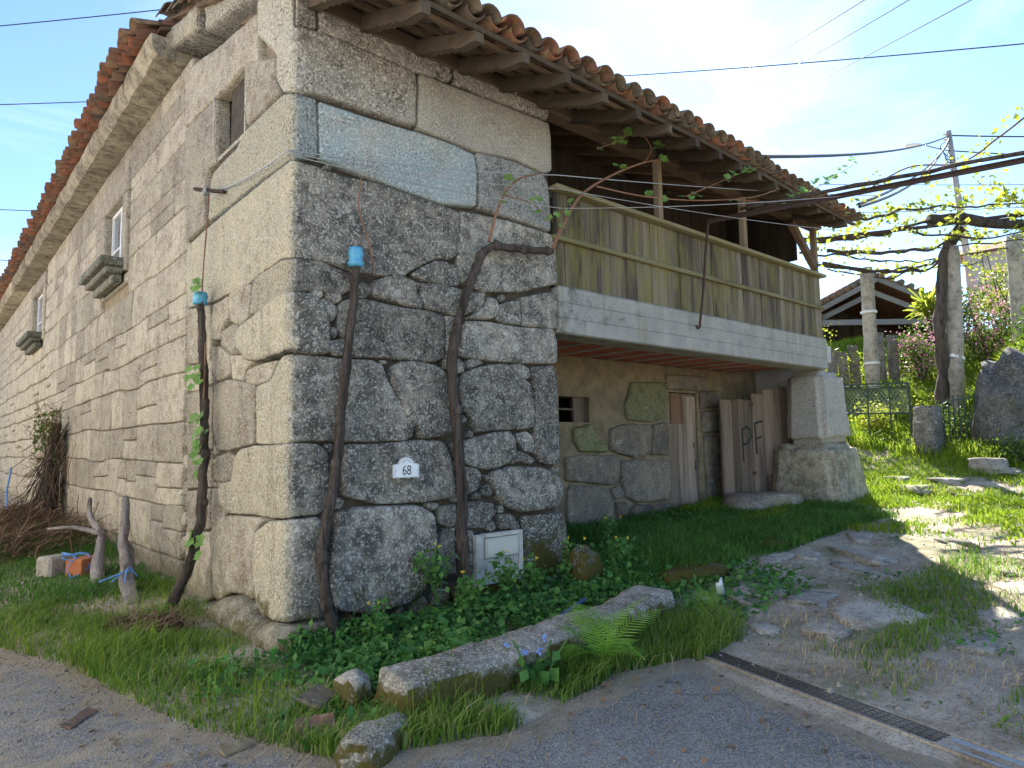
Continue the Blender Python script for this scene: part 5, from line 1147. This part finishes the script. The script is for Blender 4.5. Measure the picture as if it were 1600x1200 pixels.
for i,a_ in enumerate(arms):
    sp=spline([Vector(p)+Vector((rv.uniform(-.1,.1),rv.uniform(-.1,.1),rv.uniform(-.08,.08))) for p in a_],9); sp=[p+Vector((0,0,.10*nz(k*.4,i*3.1))) for k,p in enumerate(sp)]; r0=.05 if i in(0,2,5,6) else .028
    MB().tube(sp,[r0*(1-.5*k/len(sp)) for k in range(len(sp))],7,jit=.4,seed=i).build('branch',MAT['bark'],pv,True); leafpts+=sp*(2 if i in(0,3,4,7) else 1)
nearc=[(11.16,-.47,6.31),(10.7,-1.41,6.37),(10.24,-2.3,6.03),(9.51,-2.99,5.99),(9.1,-3.45,6.05)]
sp=spline(nearc,9); MB().tube(sp,[.014]*len(sp),6).build('cane',MAT['cane'],pv,True)
def leaf_cloud(name,pts,sizes,mat,parent=None,flat=0.,seed=0):
    r_=np.random.default_rng(seed); n=len(pts); P=np.asarray([tuple(p) for p in pts],float); sz=np.asarray(sizes,float)
    nrm=r_.normal(size=(n,3)); nrm[:,2]+=flat; nrm/=np.linalg.norm(nrm,axis=1)[:,None]; t=r_.normal(size=(n,3)); t-=nrm*(t*nrm).sum(1)[:,None]; t/=np.linalg.norm(t,axis=1)[:,None]; b_=np.cross(nrm,t)
    # 6-vertex folded leaf
    s=sz[:,None]; tip=P+t*s; mid=P+t*s*.5-nrm*s*.08; l=P+t*s*.45+b_*s*.38+nrm*s*.08; r=P+t*s*.45-b_*s*.38+nrm*s*.08
    V=np.stack([P,l,tip,r,mid],1).reshape(-1,3); k=np.arange(n)*5; T=np.stack([np.stack([k,k+4,k+1],1),np.stack([k+4,k+2,k+1],1),np.stack([k,k+3,k+4],1),np.stack([k+4,k+3,k+2],1)],1).reshape(-1,3)
    return link(name,npmesh(name,V,T),mat,parent)
pts=[];sz=[]
for p in leafpts:
    if rv.random()<.45:
        for k in range(rv.randint(3,8)): pts.append(p+Vector((rv.gauss(0,.09),rv.gauss(0,.09),rv.gauss(.07,.07)))); sz.append(rv.uniform(.07,.15))
for p in [(13.3,.9,6.4),(14,.2,6.65),(14.5,-.6,6.8),(15.3,-1.5,6.9),(16,-2.2,7.1),(17.5,-2.6,7.3),(18.4,-2.0,7.0),(19,-1.4,6.6),(19.6,-1.9,6.9),(17.9,-1.9,6.5),(18.9,-2.4,7.2)]:
    q_=[Vector(p)+Vector((rv.gauss(0,.5),rv.gauss(0,.5),rv.gauss(0,.25))) for _ in range(9)]
    for k in range(90): pts.append(rv.choice(q_)+Vector((rv.gauss(0,.1),rv.gauss(0,.1),rv.gauss(0,.08)))); sz.append(rv.uniform(.08,.17))
sp=spline(nearc,9)
for p in sp:
    if rv.random()<.5:
        for k in range(3): pts.append(p+Vector((rv.gauss(0,.07),rv.gauss(0,.07),rv.gauss(.03,.07)))); sz.append(rv.uniform(.05,.11))
for p in [(7.6,-2.6,4.95),(7.9,-1.6,5.05),(8.3,-3.2,5.25),(7.3,-3.1,4.9),(8.8,-1.5,5.6)]:
    for k in range(10): pts.append(Vector(p)+Vector((rv.gauss(0,.16),rv.gauss(0,.16),rv.gauss(0,.1)))); sz.append(rv.uniform(.05,.10))
o=leaf_cloud('foliage',pts,sz,MAT['vinesun'],pv,.3,3)
# vine cane lying on the near iron bar
sp=[Vector((6.3,-.6,4.83)).lerp(Vector((7.6,-6.8,4.68)),k/30)+Vector((.02*math.sin(k*.9),.0,.035+.03*nz(k*.5,3))) for k in range(31)]; cane_o=MB().tube(sp,[.026]*31,8,jit=.4).build('bar_cane',MAT['bark'],pv,True)
wire('trellis_wire',[(8.2,-.9,5.6),(9.5,-6,4.4)],.006,MAT['galv'],'wire sloping under the near iron bar at the right','wire',TG,.03); wire('trellis_wire',[(10.9,.1,6.0),(14.0,-6,5.4)],.007,MAT['galv'],'wire running from the roof corner to the right edge','wire',TG,.08)
# ------------------------------------------------------------------ shrubs on the bank
def shrub(label,c,r,n,mat,size,seed,cat='shrub',group='shrubs on the garden bank',blossom=None,stems=6):
    root=empty('shrub',c,label,cat,group); r_=random.Random(seed); c=Vector(c); mb=MB(); tips=[]
    for k in range(stems):
        a=r_.uniform(0,6.28); e=c+Vector((math.cos(a)*r[0]*r_.uniform(.3,.9),math.sin(a)*r[1]*r_.uniform(.3,.9),r[2]*r_.uniform(.8,1.8))); m=c.lerp(e,.5)+Vector((r_.uniform(-.2,.2),r_.uniform(-.2,.2),.15)); sp=spline([c,m,e],5); mb.tube(sp,[.03*(1-.7*i/len(sp)) for i in range(len(sp))],5); tips+=sp[3:]
    mb.build('stem',MAT['bark'],root,True); P=[];Z=[]
    cl=[r_.choice(tips)+Vector((r_.gauss(0,r[0]*.28),r_.gauss(0,r[1]*.28),r_.gauss(0,r[2]*.3))) for k in range(26)]
    for k in range(n):
        q=r_.choice(cl); P.append(q+Vector((r_.gauss(0,.17),r_.gauss(0,.17),r_.gauss(0,.14)))); Z.append(r_.uniform(.6,1.3)*size)
    leaf_cloud('foliage',P,Z,MAT[mat],root,.4,seed)
    if blossom: leaf_cloud('blossom',[r_.choice(cl)+Vector((r_.gauss(0,.2),r_.gauss(0,.2),r_.gauss(.1,.16))) for k in range(blossom)],[r_.uniform(.05,.1) for k in range(blossom)],MAT['blossom'],root,.2,seed+1)
    return root
G_=lambda x,y:(x,y,ground_z(x,y)-.1)
shrub('pink blossoming shrub between the two pergola posts, before the shed',G_(20.3,1.6),(.9,.9,1.1),1300,'hedge',.09,1,blossom=700)
shrub('pink blossoming shrub right of the vine-wrapped post',G_(22.3,.35),(1.0,1.0,1.2),1300,'hedge',.10,2,blossom=800)
shrub('pink-tinged tall shrub at the right edge of the bank',G_(23.6,-.5),(1.1,1.0,1.6),1500,'hedge',.10,3,blossom=700)
shrub('yellow-green creeper mass high on the right bank',G_(25.2,.6),(1.3,1.2,2.0),1800,'vinesun',.10,4)
shrub('yellow-green creeper mass behind the right edge post',G_(26.8,-.6),(1.4,1.2,2.2),1800,'vinesun',.11,5)
shrub('green shrub low behind the dark boulder',G_(18.6,-1.7),(.9,.8,.8),1200,'hedge',.09,6)
shrub('green shrub at the foot of the slabs below the shed',G_(19.2,3.6),(.7,.7,.7),900,'vinesun',.08,7)
shrub('leafy shrub beside the balcony end, before the shed',G_(16.6,3.0),(.5,.5,1.5),700,'vinesun',.08,8)
shrub('dark green shrub right of the gate post',G_(15.9,-.25),(.5,.4,.45),700,'hedge',.07,9)
shrub('bright green bush seen through the gate',G_(16.2,1.5),(.8,.6,.35),1000,'vinesun',.08,10)
shrub('leafy weeds below the bank boulder at the right edge',G_(14.9,-1.9),(.7,.6,.3),900,'hedge',.07,11)
shrub('bright bush behind the gate bars on the right',G_(17.3,.7),(.8,.7,.4),1000,'vinesun',.08,12)
shrub('green bank shrub in the middle below the shed',G_(21.8,2.3),(1.0,.9,.5),1100,'hedge',.09,13)
shrub('shrub on the crest behind the vine-wrapped post',G_(24.5,1.6),(1.1,1.0,1.2),1300,'hedge',.10,14)
yc=empty('yucca',G_(24.0,2.3),'spiky yucca with upright sword leaves beside the shed roof','yucca'); c=Vector((23.6,2.25,5.9))
MB().tube([G_(24.0,2.3),(23.8,2.28,5.4),tuple(c)],[.14,.12,.1],8,jit=.2).build('stem',MAT['bark'],yc,True)
yl=strips('leaf_rosette',160,lambda i:(c+Vector((U(-.1,.1),U(-.1,.1),U(-.2,.2))),(U(-1,1),U(-1,1),U(-.1,1.3)),U(.5,1.0),(U(-.1,.1),U(-.1,.1),U(-.3,0))),MAT['vinesun'],.03,parent=yc)
# ------------------------------------------------------------------ grass and weeds
def grass(name,region,n,hr,mat,seed,dens=None,label=None,w=.0045,lean=.85,cat='grass'):
    r_=np.random.default_rng(seed); x0,x1,y0,y1=region; P=np.column_stack([r_.uniform(x0,x1,n),r_.uniform(y0,y1,n)])
    inr=in_poly(RP,P); P=P[~inr]
    x,y=P.T; k=dens(x,y) if dens else np.ones(len(P)); k=np.broadcast_to(k,x.shape)
    ok=(r_.random(len(P))<k)&~((x>0)&(x<10)&(y>0)&~((x>3.2)&(y<1.75))); P=P[ok]; k=k[ok]; x,y=P.T; d=seg_dist(np.array(EDGE),P,False); m=len(P)
    B=np.column_stack([P,ground_v(x,y)+bumps(x,y)*np.minimum(d/.5,1)]); h=(hr[0]+(hr[1]-hr[0])*np.clip(.5+.9*vn(x*1.6,y*1.6,seed),0,1)*(.5+.5*np.minimum(k,1)))*r_.uniform(.45,1.2,m); h=h*np.where(x<.5,np.clip(.35+.9*np.hypot(np.maximum(np.abs(x+.05)-.1,0),np.maximum(np.abs(y-.2)-1.0,0)),0,1),1)
    a=r_.uniform(0,2*np.pi,m); dirv=np.column_stack([np.cos(a),np.sin(a),np.zeros(m)]); side=np.column_stack([-np.sin(a+.6),np.cos(a+.6),np.zeros(m)])
    ww=(w*r_.uniform(.6,1.5,m))[:,None]; ln=(lean*r_.uniform(.1,1.2,m)*h)[:,None]; Z=np.array([[0,0,1.]])
    m1=B+dirv*ln*.25+Z*(h[:,None]*.55); tip=B+dirv*ln+Z*(h[:,None]*(1-.25*r_.uniform(0,1,m)[:,None]))
    V=np.stack([B-side*ww,B+side*ww,m1-side*ww*.8,m1+side*ww*.8,tip],1).reshape(-1,3); k=np.arange(m)*5
    T=np.stack([np.stack([k,k+1,k+3],1),np.stack([k,k+3,k+2],1),np.stack([k+2,k+3,k+4],1)],1).reshape(-1,3)
    o=link(name,npmesh(name,V,T),mat); return tag(o,label,cat,kind='stuff')
def nd(f,lo,hi,s): return lambda x,y: smv(lo,hi,vn(x*f,y*f,s))
grass('grass',(-2.6,-.02,-2.2,3.2),34000,(.07,.24),MAT['grass'],1,lambda x,y:np.where((x>-.03)&(y>-.1),0,smv(-.5,.1,vn(x*1.3,y*1.3,6)+.30*vn(x*5,y*5,66)+.2)),'tall meadow grass growing round the foot of the house corner',w=.004)
grass('grass',(-3.2,-.05,3.0,13),26000,(.08,.2),MAT['grassdk'],2,None,'dark green lawn along the left wall',w=.006)
grass('grass',(-1.0,2.9,-2.5,-1.85),15000,(.08,.24),MAT['grass'],3,lambda x,y:smv(-.35,.2,vn(x*1.8,y*1.8,3)+.35*vn(x*6,y*6,67)+.2),'grass strip between kerb slab and road',w=.004)
grass('grass',(3.05,9.7,-1.25,1.75),42000,(.10,.26),MAT['grassdk'],4,lambda x,y:smv(-.5,.15,vn(x*1.1,y*1.1,4)+.15+.5*smv(-1.2,-.2,y)),'shaded grass in front of the barn doors under the balcony',w=.006)
def d_path(x,y):
    k=smv(.02,.32,vn(x*.75,y*.75,14)+.10*vn(x*3,y*3,2)-.02)
    k2=1-smv(.1,.6,abs(y+3.25-.12*(x-4.5))+.16*abs(x-4.6)+.35*vn(x*2.3,y*2.3,5)); return np.maximum(k,k2)
grass('grass',(2.1,10.5,-6.0,-.9),46000,(.06,.2),MAT['grass'],5,d_path,'tufts of grass on the trodden stony path',w=.0045)
grass('grass',(7.6,17,-6,2.6),80000,(.08,.2),MAT['grassyl'],6,lambda x,y:smv(-.3,.1,vn(x*.9,y*.9,14)+.25*vn(x*4,y*4,15)+.12)*smv(8.0,10.5,x+.6*y+2.5),'sunlit yellow-green grass beyond the house shadow',w=.009)
grass('grass',(14.5,27,-5,6.5),70000,(.15,.45),MAT['grassyl'],7,lambda x,y:.9+0*x,'rough grass covering the garden slope',w=.014)
# ground cover and weeds (broad leaves)
def cover(name,region,n,size,mat,seed,label,dens=None,hmax=.14):
    r_=np.random.default_rng(seed); x=r_.uniform(region[0],region[1],n); y=r_.uniform(region[2],region[3],n); k=dens(x,y) if dens else np.ones(n)
    ok=(r_.random(n)<k)&~in_poly(RP,np.column_stack([x,y])); x,y=x[ok],y[ok]; hh=np.maximum(hmax*(.55+.6*vn(x*2.5,y*2.5,seed)),.02)
    P=np.column_stack([x,y,ground_v(x,y)+bumps(x,y)+r_.random(len(x))**.7*hh]); Z=(.45+1.2*r_.random(len(x))**2)*size
    return tag(leaf_cloud(name,P,Z,mat,None,1.6,seed),label,'ground cover',kind='stuff')
cover('ground_cover',(-.1,3.0,-1.65,-.12),12000,.06,MAT['cover'],21,'low leafy ground cover filling the bed behind the kerb slab',lambda x,y:smv(-.55,.0,vn(x*1.6,y*1.6,9)+.25),.24)
cover('ground_cover',(2.5,4.6,-2.3,.4),5500,.06,MAT['cover'],22,'leafy weeds at the right end of the kerb slab',lambda x,y:smv(-.3,.2,vn(x*1.4,y*1.4,2)+.25-.25*np.maximum(0,x-3.6)),.22)
cover('ground_cover',(-.9,.5,-1.9,-.35),2200,.055,MAT['cover'],23,'dark clover leaves at the foot of the corner boulder',lambda x,y:smv(-.2,.3,vn(x*1.8,y*1.8,12)+.05),.18)
cover('ground_cover',(3.2,9.6,-1.2,1.5),6000,.05,MAT['grassdk'],24,'broad-leaved weeds in the shaded grass under the balcony',lambda x,y:smv(0,.4,vn(x*1.2,y*1.2,31)+.15),.2)
cover('ground_cover',(2.2,9,-5,-1.2),5500,.04,MAT['cover'],25,'small weeds scattered over the path',lambda x,y:smv(.05,.4,vn(x*.9,y*.9,14)+.05),.10)
cover('ground_cover',(-2.0,-.1,2.5,9),2500,.05,MAT['cover'],26,'clover patches in the lawn by the left wall',lambda x,y:smv(.1,.4,vn(x*.9,y*.9,44)+.1),.16)
# celandine plants with yellow flowers
def celandine(label,c,h,seed):
    root=empty('celandine',c,label,'plant','celandine plants along the wall'); r_=random.Random(seed); P=[];Z=[]; mb=MB()
    for k in range(9):
        a=r_.uniform(0,6.28); e=Vector(c)+Vector((math.cos(a)*h*.45*r_.random(),math.sin(a)*h*.45*r_.random(),h*r_.uniform(.5,1.05))); sp=spline([c,Vector(c).lerp(e,.5)+Vector((0,0,.05)),e],4); mb.tube(sp,.004,4)
        for q in sp[3:]:
            for j in range(3): P.append(q+Vector((r_.gauss(0,.03),r_.gauss(0,.03),r_.gauss(0,.02)))); Z.append(r_.uniform(.04,.075))
    mb.build('stem',MAT['celand'],root); leaf_cloud('leaves',P,Z,MAT['celand'],root,1.2,seed)
    for k in range(2): e=Vector(c)+Vector((r_.gauss(0,.08),r_.gauss(0,.08),h*1.08)); leaf_cloud('flower',[e]*5,[.022]*5,MAT['yellowfl'],root,.5,seed+k)
for lab,c,h,s in (('celandine plant in front of the meter box, leftmost',(1.95,-.45,.05),.5,1),('celandine plant at the right corner of the mossy pier',(2.85,-.5,.08),.5,2),('celandine plant under the meter box, just right of the thick vine',(2.25,-.55,.05),.42,3),('celandine plant at the foot of the thick vine',(1.5,-.5,.03),.4,4),('young celandine climbing the joint between the two vines',(1.38,-.16,.15),.5,5),('celandine plant by the left vine foot',(.55,-.45,.02),.3,6),('celandine plant on the grass right of the mossy pier',(3.7,-.4,.15),.35,7),('celandine plant below the barn door wall',(4.6,.6,.2),.4,8)): celandine(lab,c,h,s)
# ferns
def frond_mesh(name,L_,seed):
    r_=random.Random(seed); V=[];F=[]; n=22
    def ax(t): return Vector((0,L_*(t*.85),L_*(.75*t-.55*t*t)))
    for i in range(1,n):
        t=i/n; p=ax(t); w=L_*.30*(math.sin(math.pi*min(t*1.05+.08,1))**.8)*(1-t*.35)+.01; d=(ax(min(t+.02,1))-ax(t-.02)).normalized()
        for s in(1,-1):
            tip=p+Vector((s*w,0,-.12*w))+d*w*.45; b=len(V); k=L_/n*.19
            m=p.lerp(tip,.5); V+= [tuple(p-d*k*.8),tuple(p+d*k*.8),tuple(m+d*k),tuple(tip),tuple(m-d*k)]; F.append((b,b+1,b+2,b+3,b+4) if s<0 else (b+4,b+3,b+2,b+1,b))
    b=len(V)
    for i in range(n+1): p=ax(i/n); V+= [(-.003,p.y,p.z+.001),(.003,p.y,p.z+.001)]
    for i in range(n): F.append((b+2*i,b+2*i+1,b+2*i+3,b+2*i+2))
    me=pymesh(name,V,F); me.materials.append(MAT['fern']); return me
FR=[frond_mesh('frond',l,i) for i,l in enumerate((.36,.46,.54))]
def fern(label,c,n,seed,sc=1.):
    root=empty('fern',c,label,'fern','ferns by the kerb slab'); r_=random.Random(seed)
    for k in range(n):
        o=link('frond',r_.choice(FR),None,root); o.matrix_basis=Matrix.Translation(c)@Matrix.Rotation(2*math.pi*k/n+r_.uniform(-.3,.3),4,'Z')@Matrix.Rotation(r_.uniform(.0,.7),4,'X')@Matrix.Scale(sc*r_.uniform(.8,1.1),4)
fern('bright green fern arching before the middle of the kerb slab',(1.40,-2.14,.08),10,1,1.35); fern('smaller fern just left of the bright arching one against the kerb slab',(1.08,-2.02,.05),7,2,.8); fern('fern at the far right end of the kerb slab',(3.05,-1.9,.06),8,3,.7); fern('small fern in the bed behind the kerb slab',(1.9,-1.3,.05),7,4,.7)
# borage with blue flowers
bo=empty('borage',(.80,-2.16,.02),'blue-flowered borage leaning out before the kerb slab','plant'); r_=random.Random(4); mb=MB(); P=[];Z=[]
for k in range(7):
    a=r_.uniform(0,6.28); e=Vector((.80+.2*math.cos(a),-2.14+.16*math.sin(a),.16+.2*r_.random())); sp=spline([(.80,-2.16,.0),(.80+.08*math.cos(a),-2.12+.06*math.sin(a),.14),e],4); mb.tube(sp,.006,5)
    for j in range(3): P.append(sp[2+j*2]); Z.append(r_.uniform(.08,.15))
mb.build('stem',MAT['cover'],bo); leaf_cloud('leaves',P,Z,MAT['cover'],bo,1.2,5)
for k in range(8): leaf_cloud('flower',[Vector((.76+r_.gauss(0,.08),-2.16+r_.gauss(0,.05),.30+r_.gauss(0,.03)))]*5,[.025]*5,MAT['bluefl'],bo,.5,40+k)
# litter, twigs, straw on the road, gravel
def road_samples(n,fall,base_,seed):
    r_=np.random.default_rng(seed); P=np.column_stack([r_.uniform(-2.5,2.2,n*14),r_.uniform(-4.7,2.2,n*14)]); P=P[in_poly(RP,P)]; d=seg_dist(np.array(EDGE),P,False); P=P[r_.random(len(P))<np.exp(-d/fall)+base_]; return P[:n]
ST=road_samples(3200,.45,.10,5)
def straw_f(i):
    x,y=ST[i%len(ST)]
    return (x,y,.011+U(0,.006)),(U(-1,1),U(-1,1),U(0,.08)),U(.04,.16),(U(-.02,.02),U(-.02,.02),-.004)
tag(strips('dry_straw',3200,straw_f,MAT['straw'],.0016),'dry straw and pine needles scattered on the asphalt','straw',kind='stuff')
tag(strips('dry_straw',2600,lambda i:((lambda x,y:(x,y,ground_z(x,y)+float(bumps(x,y))+.014))(U(2.0,6.0),U(-4.9,-1.7)),(U(-1,1),U(-1,1),U(0,.12)),U(.04,.14),(U(-.02,.02),U(-.02,.02),-.004)),MAT['straw'],.0018),'dry straw scattered on the path beside the drain','straw',kind='stuff')
def pebbles(name,n,fn,mat,label,smin,smax,seed):
    r_=np.random.default_rng(seed); V=[];T=[]; oc=np.array([(1,0,0),(-1,0,0),(0,1,0),(0,-1,0),(0,0,1),(0,0,-1)],float); tr=[(0,2,4),(2,1,4),(1,3,4),(3,0,4),(2,0,5),(1,2,5),(3,1,5),(0,3,5)]
    for i in range(n):
        p=fn(r_); s=smin+(smax-smin)*r_.random()**3; q=oc*s*r_.uniform(.6,1.3,(6,1))*np.array([1,1,.65]); b=len(V); V+=list(q+np.array(p)); T+= [(a+b,c+b,d+b) for a,c,d in tr]
    return tag(link(name,npmesh(name,V,T,False),mat),label,'gravel',kind='stuff')
GRS=road_samples(3600,.3,.25,6)
def road_pt(r_): x,y=GRS[r_.integers(len(GRS))]; return (x,y,.008)
pebbles('gravel',3600,road_pt,MAT['rock'],'loose grit on the old asphalt',.003,.014,3)
def path_pt(r_): x=r_.uniform(2.0,9); y=r_.uniform(-5,-1.2); return (x,y,ground_z(x,y)+float(bumps(x,y))+.008)
pebbles('gravel',3000,path_pt,MAT['rock'],'loose stones on the trodden path',.006,.045,4)
tag(strips('dry_thatch',700,lambda i:((U(-1.0,-.45),U(.9,1.5),.04+U(0,.1)),(U(-.6,1),U(.2,1),U(-.1,.3)),U(.1,.3),(0,0,-.05)),MAT['hay'],.006),'wisp of dry brown hay in the grass left of the corner','hay')
tag(link('plastic_litter',rock_mesh('plastic_litter',(3.55,-1.75,.2),(.05,.03,.09),7,sub=2,flat=2,amp=.6),MAT['litter']),'crumpled white plastic scrap in the weeds by the path','litter')
tag(MB().tube([(1.55,-1.58,.26),(2.0,-1.42,.29)],.016,8).build('pipe_offcut',MAT['pipe']),'dark blue pipe offcut lying behind the kerb slab','pipe')
rock('mossy_stone',(2.95,-.55,.22),(.16,.13,.3),23,'mossy','small moss-covered upright stone at the right foot of the pier',sq=.4,flat=2)
rock('mossy_stone',(4.0,-1.15,.14),(.5,.25,.16),29,'mossy','low moss-covered stone in the grass right of the kerb slab',sq=.4,flat=.8)
rock('mossy_stone',(6.1,-.95,.24),(.32,.2,.1),31,'mossy','brown mossy stone near the path below the balcony',sq=.4,flat=.8)

leaf_cloud('leaves',[(U(-.5,-.08),11.15+random.gauss(0,.3),2.0+random.gauss(0,.28)) for k in range(260)],[U(.05,.11) for k in range(260)],MAT['hedge'],cb_,.4,77)

grass('grass',(-1.9,.3,-2.2,2.4),2600,(.22,.40),MAT['grassyl'],31,lambda x,y:np.where((x>-.25)&(y>-.5),0,smv(.0,.4,vn(x*1.7,y*1.7,61)+.1)),'sparse tall pale grass stalks near the house corner',w=.0022,lean=.6)
grass('grass',(-2.6,2.9,-2.5,3),9000,(.06,.16),MAT['straw'],32,lambda x,y:np.where((x>-.1)&(y>-1.7),0,smv(-.1,.4,vn(x*2.2,y*2.2,62)+.05)),'dry straw-coloured blades among the roadside grass',w=.003,lean=1.2)
grass('grass',(2.3,9,-5,-1),9000,(.05,.12),MAT['straw'],33,lambda x,y:smv(.0,.5,vn(x*1.4,y*1.4,63)+.05),'dry straw-coloured blades on the path',w=.003,lean=1.2)
DL=road_samples(150,.6,.12,9)
tag(leaf_cloud('dry_leaves',[(x,y,.02) for x,y in DL]+[(x,y,ground_z(x,y)+float(bumps(x,y))+.025) for x,y in zip(np.random.default_rng(3).uniform(2.2,7,120),np.random.default_rng(4).uniform(-4.8,-1.5,120))],[U(.02,.06) for k in range(len(DL)+120)],MAT['hay'],None,3.,8),'brown dry leaves lying on road and path','leaf litter',kind='stuff')
